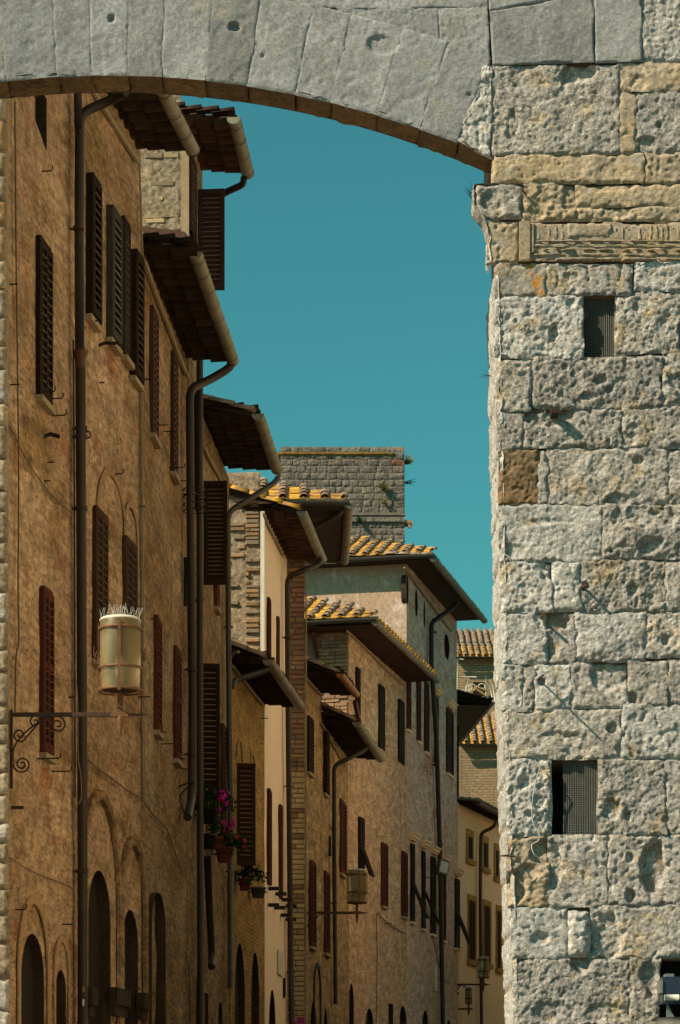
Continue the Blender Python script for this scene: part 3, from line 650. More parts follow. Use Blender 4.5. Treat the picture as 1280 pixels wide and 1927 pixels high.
def block_mesh(i, mat):
    """unit block, front on -x, slightly cushioned and uneven"""
    k = ('blk', i, mat)
    if k not in _cache:
        rr = random.Random(i); mb = MB(); e = 0.5; q = lambda: rr.uniform(-0.03, 0.03)
        bk = [(0.5, -e, -e), (0.5, e, -e), (0.5, e, e), (0.5, -e, e)]
        md = [(-0.25, -e+q(), -e+q()), (-0.25, e+q(), -e+q()), (-0.25, e+q(), e+q()), (-0.25, -e+q(), e+q())]
        fr = [(-0.5+q(), -e+0.06+q(), -e+0.14+q()), (-0.5+q(), e-0.06+q(), -e+0.14+q()), (-0.5+q(), e-0.06+q(), e-0.14+q()), (-0.5+q(), -e+0.06+q(), e-0.14+q())]
        mb.add(bk+md+fr, [(8, 11, 10, 9)] + [(4+i_, 4+(i_+1) % 4, (i_+1) % 4, i_)[::-1] for i_ in range(4)] + [(8+i_, 8+(i_+1) % 4, 4+(i_+1) % 4, 4+i_)[::-1] for i_ in range(4)])
        _cache[k] = mb.mesh('brick', M[mat])
    return _cache[k]

class House:
    def __init__(s, name, label, x0, Y0, x1, Y1, cat='house', group='stone and render houses lining the street'):
        s.p0 = Vector(((x0-CX)/F*Y0, Y0)); s.p1 = Vector(((x1-CX)/F*Y1, Y1))
        d = s.p1-s.p0; s.L = d.length; s.u = d/s.L; s.n = Vector((s.u.y, -s.u.x))
        s.e = empty(name, (s.p0.x, s.p0.y, 0), math.atan2(s.u.y, s.u.x), label, cat, group)
    def hit(s, x, y, d=0.0):
        D = Vector(((x-CX)/F, 1.0)); t = (s.p0.dot(s.n)+d)/D.dot(s.n)
        Q = D*t; return (Q-s.p0).dot(s.u), CAMZ+(HY-y)/F*t
    def pt(s, x, y, d=0.0):
        a, z = s.hit(x, y, d); return Vector((a, -d, z))
    def end(s, x, y, s0=0.0):
        D = Vector(((x-CX)/F, 1.0)); t = (s.p0.dot(s.u)+s0)/D.dot(s.u)
        Q = D*t; return -(Q-s.p0).dot(s.n), CAMZ+(HY-y)/F*t
    def world(s, p): return Vector((*(s.p0 + s.u*p[0] - s.n*p[1]), p[2]))
    # walls
    def walls(s, ztop, mat, endmat=None, holes=(), slope=0.3, depth=7.0, rec=0.14, ext=0.0, endroof=True, grid=0.14, relief=0.012):
        s.ztop = ztop; s.slope = slope; s.depth = depth
        loops = [[Vector((a, z, 0)) for a, z in ((0, -0.3), (s.L+ext, -0.3), (s.L+ext, ztop), (0, ztop))]]
        mb = MB()
        for h in holes: loops.append([Vector((a, z, 0)) for a, z in h])
        pv, fl = fill(loops, grid)
        nb = sum(len(l) for l in loops); sd = Vector((s.p0.x*3, s.p0.y, 7))
        def dep(i, p):
            if i < nb: return 0.0
            q = Vector((p.x, p.y, 0)) + sd
            return 0.012 + relief*(noise.noise(q*0.9) + 0.8*noise.noise(q*3.1))
        mb.smooth = True
        mb.add([(p.x, dep(i, p), p.y) for i, p in enumerate(pv)], fl)
        mb.smooth = False
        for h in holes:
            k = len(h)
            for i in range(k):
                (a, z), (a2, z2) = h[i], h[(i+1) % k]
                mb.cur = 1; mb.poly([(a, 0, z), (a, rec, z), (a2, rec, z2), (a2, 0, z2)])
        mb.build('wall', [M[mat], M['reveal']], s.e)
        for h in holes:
            mb = MB(); mb.poly([(a, rec-0.02, z) for a, z in h]); mb.build('recess_shade', M['recess_dark'], s.e)  # flat dark sheet painted as the shade behind the opening
        r = depth/2; zr = ztop+slope*r
        mb = MB(); o = 0.003
        mb.poly([(0, o, -0.3), (0, o, ztop), (0, r, zr if endroof else ztop), (0, depth, ztop), (0, depth, -0.3)])
        mb.build('end_wall', M[endmat or mat], s.e)
        mb = MB()
        mb.poly([(s.L+ext, 0.02, -0.3), (s.L+ext, depth, -0.3), (s.L+ext, depth, ztop), (s.L+ext, r, zr if endroof else ztop), (s.L+ext, 0.02, ztop)])
        mb.poly([(0, depth, -0.3), (0, depth, ztop), (s.L+ext, depth, ztop), (s.L+ext, depth, -0.3)])
        mb.build('rear_wall', M[mat], s.e)
    def roof(s, s0, s1, zoff=0.12, hip=0.0):
        r = s.depth/2; z0 = s.ztop+zoff; zr = z0+s.slope*r
        mb = MB()
        for dz in (0, 0.05):
            mb.poly([(s0, 0.1, z0+dz), (s1, 0.1, z0+dz), (s1, r, zr+dz), (s0+hip, r, zr+dz)])
            mb.poly([(s0+hip, r, zr+dz), (s1, r, zr+dz), (s1, s.depth+0.3, z0+dz), (s0, s.depth+0.3, z0+dz)])
            if hip: mb.poly([(s0, 0.1, z0+dz), (s0+hip, r, zr+dz), (s0, s.depth, z0+dz)])
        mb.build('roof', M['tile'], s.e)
    def tiles(s, e0, e1, t0, rows, z0, slope, pitch, cov, pan, side='street', lim=None, L=0.43, step=0.34, jit=1.0, tilt=0.06, pw=0.90, cz=0.0):
        """columns from e0 to e1 along the eave, t0 = horizontal start of the slope, z0 = height there"""
        pa = math.atan(slope); n = max(1, round((e1-e0)/pitch)); p = (e1-e0)/n
        hp = side == 'hip'
        pm = pan_mesh(round(p*(1.0 if hp else pw), 2), L, pan, 0.035 if hp else 0.10) if pan else None; cm = cover_mesh(round(min(0.2, p*(0.40 if hp else 0.55)), 2), L, cov) if cov else None
        for i in range(n+1):
            for kind in ('pan', 'cov'):
                me = pm if kind == 'pan' else cm
                if not me or (kind == 'pan' and i == n): continue
                e = e0+p*(i+0.5) if kind == 'pan' else e0+p*i
                k = rows if not lim else min(rows, int(max(0, lim(e))/step)+1)
                if lim and lim(e) <= 0.05: continue
                for q in range(k):
                    t = t0+q*step*math.cos(pa); z = z0+(t-t0)*slope + (0.045 if kind == 'pan' else 0.055+cz)
                    j = lambda a: random.uniform(-a, a)*jit
                    loc = (e+j(0.008), t+j(0.012), z+j(0.005)) if side == 'street' else (t+j(0.012), e+j(0.008), z+j(0.005))
                    rz = (0 if side == 'street' else -math.pi/2)+j(0.03)
                    # overlap: every tile a little flatter than the slope
                    o = bpy.data.objects.new('roof_tile', me); C.objects.link(o); o.parent = s.e
                    o.location = loc; o.rotation_euler = (pa-tilt+j(0.02), j(0.03), rz)
    def gutter(s, e0, e1, t, z, mat='gutter', r=0.10, side='street', bands=0.62):
        P = lambda e, a, rr: ((e, t - rr*math.cos(a), z + rr*math.sin(a)) if side == 'street' else (t - rr*math.cos(a), e, z + rr*math.sin(a)))
        n = 8; mb = MB(); mb.smooth = True
        rev = side != 'street'
        for rr, flip in ((r, False), (r-0.008, True)):
            vs_ = []; fs = []
            k = max(2, int((e1-e0)/0.7))
            for i in range(k+1):
                e = e0+(e1-e0)*i/k; dz = 0.006*math.sin(i*1.7)
                for j in range(n+1):
                    q = P(e, -math.pi*j/n, rr); vs_.append((q[0], q[1], q[2]+dz))
            for i in range(k):
                for j in range(n):
                    f = (i*(n+1)+j, i*(n+1)+j+1, (i+1)*(n+1)+j+1, (i+1)*(n+1)+j)
                    fs.append(f[::-1] if flip != rev else f)
            mb.add(vs_, fs)
        mb.smooth = False
        for e in (e0+0.002, e1-0.002): mb.poly([P(e, -math.pi*j/n, r) for j in range(n+1)])
        g = mb.build('gutter', M[mat], s.e)
        b = bands*0.4
        while e0+b < e1 and bands:
            mb = MB(); vs_ = []; fs = []
            for de in (-0.012, 0.012):
                for j in range(n+1): vs_.append(P(e0+b+de, -math.pi*j/n*1.0+0.0, r+0.006))
            for j in range(n): fs.append((j, j+1, n+1+j+1, n+1+j))
            mb.add(vs_, fs); mb.build('gutter_bracket', M['pipe'], g); b += bands*random.uniform(0.9, 1.1)
        return g
    def eave(s, e0, e1, z, ov, slope=0.15, pitch=0.34, cov='tile', pan='tile', gut='gutter', gr=0.10, roofend=None, verge=True, verge_run=2.2, verge_mat='tile_top', vslope=0.32, gz_=None, near=0.05):
        zl = z - slope*ov + 0.06
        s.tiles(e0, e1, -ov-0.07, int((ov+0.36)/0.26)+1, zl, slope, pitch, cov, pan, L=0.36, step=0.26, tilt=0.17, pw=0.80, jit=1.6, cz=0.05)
        if gut: s.gutter(e0-near, e1+0.05, -ov-0.05, zl+0.02 if gz_ is None else gz_, gut, gr)
        if verge:
            pa = math.atan(vslope)
            for row, (de, dz) in enumerate(((-0.05, 0.05), (0.12, 0.06))):
                t = -ov
                while t < verge_run:
                    o = bpy.data.objects.new('verge_tile', cover_mesh(0.19, 0.43, verge_mat)); C.objects.link(o); o.parent = s.e
                    o.location = (e0+de+random.uniform(-.01, .01), t, zl+dz+(t+ov)*vslope); o.rotation_euler = (pa-0.03+random.uniform(-.02, .02), random.uniform(-.04, .04), random.uniform(-.03, .03)); t += 0.34
            mb = MB(); y0, y1 = -ov+0.05, verge_run
            zz = lambda y: zl-0.0+(y+ov)*vslope
            for dx in (0.0,):
                mb.add([(e0-0.03, y0, zz(y0)-0.03), (e0-0.03, y1, zz(y1)-0.10), (e0-0.03, y1, zz(y1)+0.06), (e0-0.03, y0, zz(y0)+0.04),
                        (e0+0.05, y0, zz(y0)-0.03), (e0+0.05, y1, zz(y1)-0.10), (e0+0.05, y1, zz(y1)+0.06), (e0+0.05, y0, zz(y0)+0.04)],
                       [(0, 3, 2, 1), (4, 5, 6, 7), (0, 1, 5, 4), (3, 7, 6, 2), (0, 4, 7, 3)])
            mb.build('verge_board', M['wood'], s.e)
    def pipe(s, pts, r=0.055, mat='pipe', name='downpipe', brackets=(), smooth=True):
        """pts: (x, y, d) photograph position and distance from the wall"""
        P = [s.pt(*p) for p in pts]
        Q = [P[0]]
        for i in range(1, len(P)-1):   # rounded elbows
            a, b, c = P[i-1], P[i], P[i+1]; l1 = min(0.16, (a-b).length*0.45); l2 = min(0.16, (c-b).length*0.45)
            A = b+(a-b).normalized()*l1; B = b+(c-b).normalized()*l2
            for k in range(5):
                u = k/4; Q.append(A*(1-u)**2 + b*2*u*(1-u) + B*u*u)
        Q.append(P[-1]); mb = MB(); mb.tube(Q, r, 12)
        o = mb.build(name, M[mat], s.e)
        for (x, y, d) in brackets:
            p = s.pt(x, y, d); mb = MB(); mb.tube([p-Vector((0, 0, 0.02)), p+Vector((0, 0, 0.02))], r*1.22, 12); mb.box((p.x-0.012, p.y, p.z-0.012), (p.x+0.012, 0.0, p.z+0.012)); mb.build('pipe_bracket', M['iron'], o)
        return o
    def cable(s, pts, r=0.008, mat='cable', d=0.02, name='cable', n=6):
        P = bez([s.pt(*(p if len(p) == 3 else (*p, d))) for p in pts], n) if len(pts) > 2 else [s.pt(*(p if len(p) == 3 else (*p, d))) for p in pts]
        mb = MB(); mb.tube(P, r, 5); return mb.build(name, M[mat], s.e)
    # openings
    def arch_hole(s, xl, xr, yt, zb=0.02, rise=1.0):
        a0 = s.hit(xl, 1800)[0]; a1 = s.hit(xr, 1800)[0]; zt = s.hit((xl+xr)/2, yt)[1]; r = (a1-a0)/2; h = r*rise
        return [(a0, zb), (a1, zb)] + [((a0+a1)/2 + r*math.cos(math.pi*k/14), zt-h+h*math.sin(math.pi*k/14)) for k in range(0, 15)]
    def rect_hole(s, xl, xr, yt, yb):
        a0, zt = s.hit(xl, yt); _, zb = s.hit(xl, yb); a1 = s.hit(xr, yt)[0]
        return [(a0, zb), (a1, zb), (a1, zt), (a0, zt)]
    def arch_band(s, xl, xr, yt, yb, th=0.10, proud=0.03, mat='bricks', rise=1.0, name='arch_moulding', sides=(0, 1)):
        a0 = s.hit(xl, 1800)[0]; a1 = s.hit(xr, 1800)[0]; zt = s.hit((xl+xr)/2, yt)[1]; zb = s.hit((xl+xr)/2, yb)[1]
        r = (a1-a0)/2; h = r*rise; c = (a0+a1)/2; zs = zt-h
        pin, pout = [], []
        seq = [(0, None)] + [(1, math.pi*k/18) for k in range(19)] + [(2, None)]
        for kd, a in seq:
            if kd == 0: pin.append((c+r-th, zb)); pout.append((c+r, zb))
            elif kd == 1: pin.append((c+(r-th)*math.cos(a), zs+(h-th)*math.sin(a))); pout.append((c+r*math.cos(a), zs+h*math.sin(a)))
            else: pin.append((c-r+th, zb)); pout.append((c-r, zb))
        mb = MB(); k = len(pin)
        for d in (0.0, -proud): mb.v += [Vector((a, d, z)) for a, z in pin] + [Vector((a, d, z)) for a, z in pout]
        for i in range(k-1):
            for f in ((2*k+i, 2*k+k+i, 2*k+k+i+1, 2*k+i+1), (i, 2*k+i, 2*k+i+1, i+1), (k+i, k+i+1, 3*k+i+1, 3*k+i)):
                mb.f.append(list(f)); mb.mi.append(0); mb.sm.append(False)
        return mb.build(name, M[mat], s.e)
    def leaf(s, w, h, loc, rot, mat, pitch, single, t=0.045, top=False, mid=False, solid=False):
        st = min(0.065, w*0.17); mb = MB(); zb = -h if top else 0.0
        mb.box((0, 0, zb), (st, t, zb+h)); mb.box((w-st, 0, zb), (w, t, zb+h))
        rb = 0.11
        mb.box((st, 0.002, zb), (w-st, t-0.002, zb+rb)); mb.box((st, 0.002, zb+h-0.08), (w-st, t-0.002, zb+h))
        if mid: mb.box((st, 0.002, zb+h*0.52), (w-st, t-0.002, zb+h*0.52+0.08))
        if solid: mb.box((st, t*0.75, zb+0.05), (w-st, t*0.95, zb+h-0.05))
        fr = mb.build('shutter', M[mat], s.e, loc, rot)
        k = ('slat', round(w, 2), mat, t)
        c_, s_ = math.cos(math.radians(30)), math.sin(math.radians(30))
        if k not in _cache:
            b = MB(); b.obox(((round(w, 2))/2, t/2, 0), ((round(w, 2)-2*st)/2+0.004, 0, 0), (0, 0.024*c_, 0.024*s_), (0, -0.0045*s_, 0.0045*c_)); _cache[k] = b.mesh('slat', M[mat.replace('shut_', 'slat_')])
        n = max(3, int((h-0.19-0.02)/pitch)); zs = [zb+rb+0.03+(h-0.24)*(i+0.5)/n for i in range(n)]
        if mid: zs = [z for z in zs if abs(z-(zb+h*0.52+0.04)) > 0.055]
        if single:
            for z in zs:
                o = bpy.data.objects.new('slat', _cache[k]); C.objects.link(o); o.parent = fr; o.location = (0, 0, z); o.rotation_euler = (random.uniform(-.06, .06), 0, 0)
        else:
            b = MB()
            for z in zs: b.obox((w/2, t/2, z), ((w-2*st)/2, 0, 0), (0, 0.024*c_, 0.024*s_), (0, -0.0045*s_, 0.0045*c_))
            tag(b.build('slat_panel', M[mat.replace('shut_', 'slat_')], fr), kind='stuff')
        return fr
    def window(s, xl, yt, yb, xr, mat='shut_dk', proud=0.08, pitch=0.095, single=True, leaves=2, mid=False, sill=True, pane=True, frame='pane', flap=None, sillmat='sill', hood=None, jamb=True, skip=()):
        a0, zt = s.hit(xl, yt); _, zb = s.hit(xl, yb); a1 = s.hit(xr, (yt+yb)/2, proud)[0]; h = zt-zb
        if pane:
            mb = MB(); mb.box((a0-0.01, -0.03, zb), (a1+0.01, 0.03, zt)); mb.build('window_pane', M['pane'], s.e)
        if jamb:
            mb = MB(); g = 0.05
            mb.box((a0-g, -proud+0.004, zb-0.02), (a0-0.002, 0.01, zt+0.02)); mb.box((a1+0.002, -proud+0.004, zb-0.02), (a1+g*0.6, 0.01, zt+0.02)); mb.box((a0-0.002, -proud+0.006, zt+0.002), (a1+0.002, 0.01, zt+0.05))
            mb.build('window_frame', M[mat], s.e)
        wl = (a1-a0)/leaves
        for i in range(leaves):
            if i in skip: continue
            if flap and i in flap[0]:
                hh = h*flap[2]
                s.leaf(wl-0.006, hh, (a0+wl*i+0.003, -proud-0.01, zb+hh), (-math.radians(flap[1]), 0, 0), mat, pitch, single, top=True)
                s.leaf(wl-0.006, h-hh, (a0+wl*i+0.003, -proud, zb+hh), (0, 0, 0), mat, pitch, single)
            else:
                s.leaf(wl-0.006, h, (a0+wl*i+0.003, -proud, zb), (0, 0, random.choice([0, 0.01, -0.015, -0.06])), mat, pitch, single, mid=mid)
        if sill:
            mb = MB(); mb.box((a0-0.06, -0.075, zb-0.10), (a1+0.06, 0.01, zb-0.03)); mb.build('window_sill', M[sillmat], s.e)
        if hood:
            mb = MB(); mb.box((a0-0.10, -0.14, zt+0.10+hood), (a1+0.10, 0.01, zt+0.20+hood)); mb.box((a0-0.06, -0.09, zt+0.04+hood), (a1+0.06, 0.01, zt+0.098+hood)); mb.box((a0-0.12, -0.19, zt+0.202+hood), (a1+0.12, 0.01, zt+0.25+hood)); mb.build('window_hood', M['fh'], s.e)
        return a0, a1, zb, zt
    def open_leaf(s, xh, yt, yb, w, ang=90, mat='shut_dk', pitch=0.075, d=0.05, single=True, tiltx=0):
        a, zt = s.hit(xh, yt, d); _, zb = s.hit(xh, yb, d)
        return s.leaf(w, zt-zb, (a, -d, zb), (0, 0, -math.radians(ang)), mat, pitch, single, solid=True)
    def bricks(s, regs, course, blen, mats, prob=1.0, d=0.02, jy=0.0, name='brick', gap=0.012, breaks=None):
        """regs: list of (x0, x1, y0, y1) photograph boxes on the end wall"""
        for (x0, x1, y0, y1) in regs:
            ya = s.end(x1, y0)[0]; yb = s.end(x0, y0)[0]; zt = s.end(x0, y0)[1]; zb = s.end(x0, y1)[1]
            z = zb; row = 0
            while z < zt-0.02:
                hgt = min(course*random.uniform(0.85, 1.2), zt-z); y = ya - (random.uniform(0, blen*0.5) if jy else 0); y = max(y, ya)
                while y < yb-0.03:
                    l = min(blen*random.uniform(0.45, 1.25), yb-y)
                    if yb-y-l < 0.06: l = yb-y
                    if random.random() < prob:
                        mt = mats(z) if callable(mats) else random.choice(mats)
                        o = bpy.data.objects.new(name, block_mesh(random.randrange(8), mt)); C.objects.link(o); o.parent = s.e
                        o.location = (-d+random.uniform(-0.006, 0.006)+0.03, y+l/2, z+hgt/2); o.scale = (0.10, l-gap, hgt-gap)
                        o.rotation_euler = (random.uniform(-.02, .02), 0, 0)
                    y += l
                z += hgt; row += 1
    def rough_end(s, x0, x1, y0, y1, mat, amp=0.02, step=0.04, name='rubble_face', freq=5.0, d=0.01, edge=0.02):
        ya = s.end(x1, y0)[0]; yb = s.end(x0, y0)[0]; zt = s.end(x0, y0)[1]; zb = s.end(x0, y1)[1]
        mb = MB()
        patch(mb, lambda a, b: Vector((-d, yb+(ya-yb)*a, zb+(zt-zb)*b)), (-1, 0, 0), abs(yb-ya), zt-zb, step, amp, freq=freq, edge=edge, recess=0.02, seed=random.random()*50, pit=amp*0.6)
        return mb.build(name, M[mat], s.e)

# ---------------------------------------------------------------- rough stone wall at the left edge
WY = 27.6
lw = empty('stone_wall', (-3.63, WY, 0), 0, 'sunlit corner of a rough pale stone wall at the left edge of the street', 'wall')
def LW(x, y, d=0.0): return Vector(((x-CX)/F*WY+3.63, d, CAMZ+(HY-y)/F*WY))
y = 60; k = 0
while y < 2420:
    h_ = random.uniform(34, 66); xr = 9+ (y/1927)*8 + random.uniform(-1.0, 1.6); wd = random.uniform(60, 130)
    for (xa, xb) in ((xr-wd, xr), (xr-wd-140, xr-wd-2)):
        mb = MB(); seedc[0] += 1
        patch(mb, lambda a, b: LW(xa+(xb-xa)*a, y+h_-2+(2-h_)*b), (0, -1, 0), (xb-xa)/F*WY, (h_-2)/F*WY, 0.028 if xb > 0 else 0.1, 0.018, freq=8, edge=0.03, recess=0.05, seed=seedc[0], pit=0.008)
        mb.build('stone', M[random.choice(['trav_ochre', 'frub', 'trav', 'frub'] if y > 500 else ['trav_ochre', 'frub', 'brickn'])], lw)
    y += h_
mb = MB(); mb.box(LW(-260, 2435, 0.045), LW(8, 55, 0.35)); mb.build('wall_core', M['mortar'], lw)

# ================================================================= houses, near to far
# ---- A: tall ochre render house
A = House('rendered_house', 'tall ochre rendered house with dark louvred shutters and a pipe down its front', 14, 27.93, 265, 34.7)
hA = [A.arch_hole(40, 83, 1757), A.arch_hole(105, 124, 1825), A.arch_hole(166, 208, 1638), A.arch_hole(231, 260, 1712), A.arch_hole(286, 312, 1680)]
ho = A.rect_hole(66, 88, 150, 235); ho[0] = (ho[0][0], ho[0][1]+0.06); ho[1] = (ho[1][0], ho[1][1]-0.10); hA.append(ho)
A.walls(15.15, 'fa', holes=hA, slope=0.22); A.roof(0, A.L)
A.eave(1.0, A.L-0.1, 15.12, 0.68, 0.12, 0.34, verge=False)
A.cable([(150, 135), (176, 172), (217, 238), (259, 304)], 0.035, 'cable_lt', 0.03, 'eave_moulding')
A.cable([(262, 305), (265, 380), (268, 478)], 0.014, 'cable_lt', 0.05)
A.pipe([(236, 172, 0.70), (205, 190, 0.45), (150, 213, 0.11), (149, 420, 0.11), (150, 660, 0.11)], 0.058, brackets=[(148, 430, 0.11)])
A.pipe([(146, 150, 0.11), (147.5, 240, 0.11)], 0.05)
A.pipe([(151, 655, 0.11), (153, 1000, 0.11), (155, 1500, 0.11), (156, 2080, 0.11)], 0.063, brackets=[(153, 806, 0.11), (153, 822, 0.11), (153, 957, 0.11), (155, 1640, 0.11)])
p = A.pt(151, 668, 0.11); mb = MB(); mb.lathe([(0.060, -0.16), (0.066, -0.05), (0.094, 0.02), (0.094, 0.05)], 14, p); mb.build('pipe_collar', M['pipe_red'], A.e)
p = A.pt(165, 818, 0.14); mb = MB(); mb.tube([p+Vector((0.0, 0.04*math.cos(a), 0.04*math.sin(a))) for a in [i*math.pi/6 for i in range(13)]], 0.010, 6, False); mb.build('pipe_ring', M['iron_bk'], A.e)
A.window(71, 450, 740, 98, 'shut_dk', 0.045)
A.window(78, 1110, 1412, 101, 'shut_rd', 0.045, mid=True)
A.window(164, 332, 588, 192, 'shut_dk', 0.09, leaves=1, pitch=0.10)
A.window(203, 392, 632, 230, 'shut_gr', 0.08, leaves=1, pitch=0.10)
A.window(231, 412, 665, 246, 'shut_dk', 0.03, leaves=1, pitch=0.10)
A.window(247, 475, 704, 272, 'shut_dk', 0.09, leaves=1, pitch=0.10)
A.window(177, 958, 1236, 204, 'shut_bn', 0.045)
A.window(233, 1014, 1272, 259, 'shut_bn', 0.045)
A.arch_band(180, 240, 882, 1000, 0.10, 0.012, 'brickn'); A.arch_band(233, 260, 945, 1050, 0.08, 0.012, 'brickn')
A.arch_band(148, 224, 1486, 1990, 0.13, 0.05, 'fb', rise=1.25); A.arch_band(224, 273, 1575, 1990, 0.12, 0.05, 'fb', rise=1.25)
A.arch_band(32, 92, 1685, 1990, 0.10, 0.02, 'brickn', rise=1.2); A.arch_band(100, 130, 1762, 1990, 0.07, 0.02, 'brickn', rise=1.2)
A.cable([(28, 190), (30, 460), (33, 700), (35, 900), (34, 1100), (35, 1205), (30, 1240), (28, 1340)], 0.010, 'cable', 0.03)
A.cable([(263, 715), (264, 1000), (266, 1300), (268, 1508)], 0.011, 'cable', 0.02); A.cable([(268, 715), (269, 1000), (271, 1300), (272, 1508)], 0.011, 'cable_lt', 0.02)
A.cable([(138, 640), (140, 1000), (141, 1500)], 0.012, 'cable', 0.02)
A.cable([(160, 1425), (185, 1447), (215, 1468), (243, 1490), (268, 1503)], 0.010, 'cable', 0.03)
A.cable([(18, 802), (32, 830), (52, 868), (75, 903), (100, 935), (135, 965)], 0.007, 'cable', 0.02)
A.cable([(16, 1612, 0.02), (60, 1640), (110, 1660), (138, 1672)], 0.006, 'cable', 0.02)
A.cable([(141, 1250, .13), (146, 1320, .2), (147, 1420, .2), (152, 1460, .2), (153, 1500, .2), (146, 1515, .15)], 0.005, 'cable_lt', 0.2)
def irons(H, lst, mat='iron_bk'):
    for (x, y, ln, hook) in lst:
        p = H.pt(x, y); mb = MB(); q = p + Vector((0.0, -0.20*ln, 0.0))
        pts = [p + Vector((0, 0.02, 0)), q]
        if hook: pts += [q+Vector((0.0, -0.02, 0.02)), q+Vector((0.0, -0.02, 0.06))]
        mb.tube(pts, 0.009, 5); mb.build('iron_hook', M[mat], H.e)
irons(A, [(75, 738, .8, 1), (100, 750, .5, 1), (100, 782, .7, 1), (20, 535, .4, 0), (80, 322, .5, 1), (90, 870, .4, 0), (85, 905, .3, 0), (168, 604, .8, 0), (212, 650, .8, 0), (240, 675, .8, 0), (262, 714, .8, 0), (215, 892, .5, 1), (262, 953, .4, 0), (100, 1452, 1, 1), (72, 1428, 1.2, 1), (130, 1312, .4, 0), (262, 1312, .8, 0), (20, 724, .5, 0), (118, 1740, .6, 0), (30, 1712, .5, 1), (188, 720, .3, 0), (245, 570, .4, 1), (255, 640, .5, 0)])
p = A.pt(85, 822); mb = MB(); mb.tube([p+Vector((0, .02, 0)), p+Vector((0, -.06, 0.03)), p+Vector((0.02, -.17, 0.0))], 0.025, 6); mb.build('iron_ring_holder', M['iron_bk'], A.e)
p = A.pt(188, 650); mb = MB(); mb.tube(bez([p+Vector((0, .02, 0)), p+Vector((0, -.08, 0.03)), p+Vector((0, -.16, 0.02)), p+Vector((0.02, -.24, 0.03))]), 0.022, 6); mb.build('iron_ring_holder', M['iron_bk'], A.e)
for (xa, xb, y) in ((160, 170, 1858), (207, 232, 1858), (259, 271, 1868)):   # impost stones between the arches
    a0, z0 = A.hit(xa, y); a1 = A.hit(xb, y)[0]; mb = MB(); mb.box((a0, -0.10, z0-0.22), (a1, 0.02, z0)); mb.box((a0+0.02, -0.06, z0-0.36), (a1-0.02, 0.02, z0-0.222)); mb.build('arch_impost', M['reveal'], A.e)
p = A.pt(157, 1862, 0.18); mb = MB(); mb.box(p+Vector((-.03, -0.002, -.03)), p+Vector((.04, .002, .03))); mb.build('pipe_sticker', M['lichen_cap'], A.e)
mb = MB(); mb.box(p+Vector((-.03, -0.002, -.20)), p+Vector((.03, .002, -.12))); mb.build('pipe_sticker', M['white'], A.e)

# ---- B
B = House('worn_house', 'weathered ochre house with mauve shutters under a long copper gutter', 265.5, 34.72, 352, 39.7)
hB = [B.arch_hole(345, 357, 1800)]
B.walls(13.88, 'fb', holes=hB, slope=0.22); B.roof(0, B.L-0.25, 0.06)
B.eave(0.1, B.L, 13.86, 0.66, 0.12, 0.34, near=-0.12, verge=False)
B.cable([(272, 492), (290, 545), (315, 610), (335, 665), (352, 708)], 0.035, 'sill', 0.03, 'eave_moulding')
B.pipe([(437, 672, 0.71), (436, 690, 0.70), (400, 712, 0.42), (357, 732, 0.12), (359, 1000, 0.12), (362, 1300, 0.12), (361, 1500, 0.12), (353, 1538, 0.14)], 0.065, brackets=[(360, 930, 0.12), (361, 1080, 0.12), (361, 1260, 0.12), (361, 1420, 0.12)])
B.window(284, 580, 812, 299, 'shut_mv', 0.045, single=True, pitch=0.09); B.window(323, 665, 884, 336, 'shut_mv', 0.045, pitch=0.09)
B.window(291, 1163, 1370, 304, 'shut_rd', 0.045, pitch=0.09, mid=True); B.window(328, 1220, 1424, 341, 'shut_rd', 0.045, pitch=0.09, mid=True)
B.cable([(270, 1508), (290, 1535), (312, 1558), (325, 1590), (336, 1625), (345, 1650)], 0.009, 'cable', 0.03)
irons(B, [(296, 800, .8, 0), (310, 812, .8, 0), (320, 880, 1., 1), (330, 905, .8, 0), (292, 1378, .8, 0), (305, 1400, .9, 0), (328, 1428, .8, 0), (340, 1447, .7, 0), (290, 1310, .4, 0), (284, 1165, .4, 1)])
for k, yy in enumerate((922, 936, 950, 962)):   # iron plant ring holder
    p = B.pt(346, yy); mb = MB(); mb.tube([p+Vector((0.18*math.sin(a), -0.17+0.17*math.cos(a), 0)) for a in [i*math.pi/8 for i in range(17)]], 0.010, 5, False); mb.build('iron_ring_holder', M['iron_bk'], B.e)
p = B.pt(338, 1480); mb = MB(); mb.tube(bez([p+Vector((0, .02, 0)), p+Vector((0, -.22, 0.06)), p+Vector((0, -.02, -0.12)), p+Vector((0, -.05, -0.35)), p+Vector((0, -.12, -0.42)), p+Vector((0, -.14, -0.36))]), 0.012, 5); mb.build('iron_hook', M['iron_bk'], B.e)
p = B.pt(346, 1080); mb = MB(); mb.box(p+Vector((-.02, -.05, -.5)), p+Vector((.02, 0, .25))); mb.build('iron_tie', M['iron_bk'], B.e)

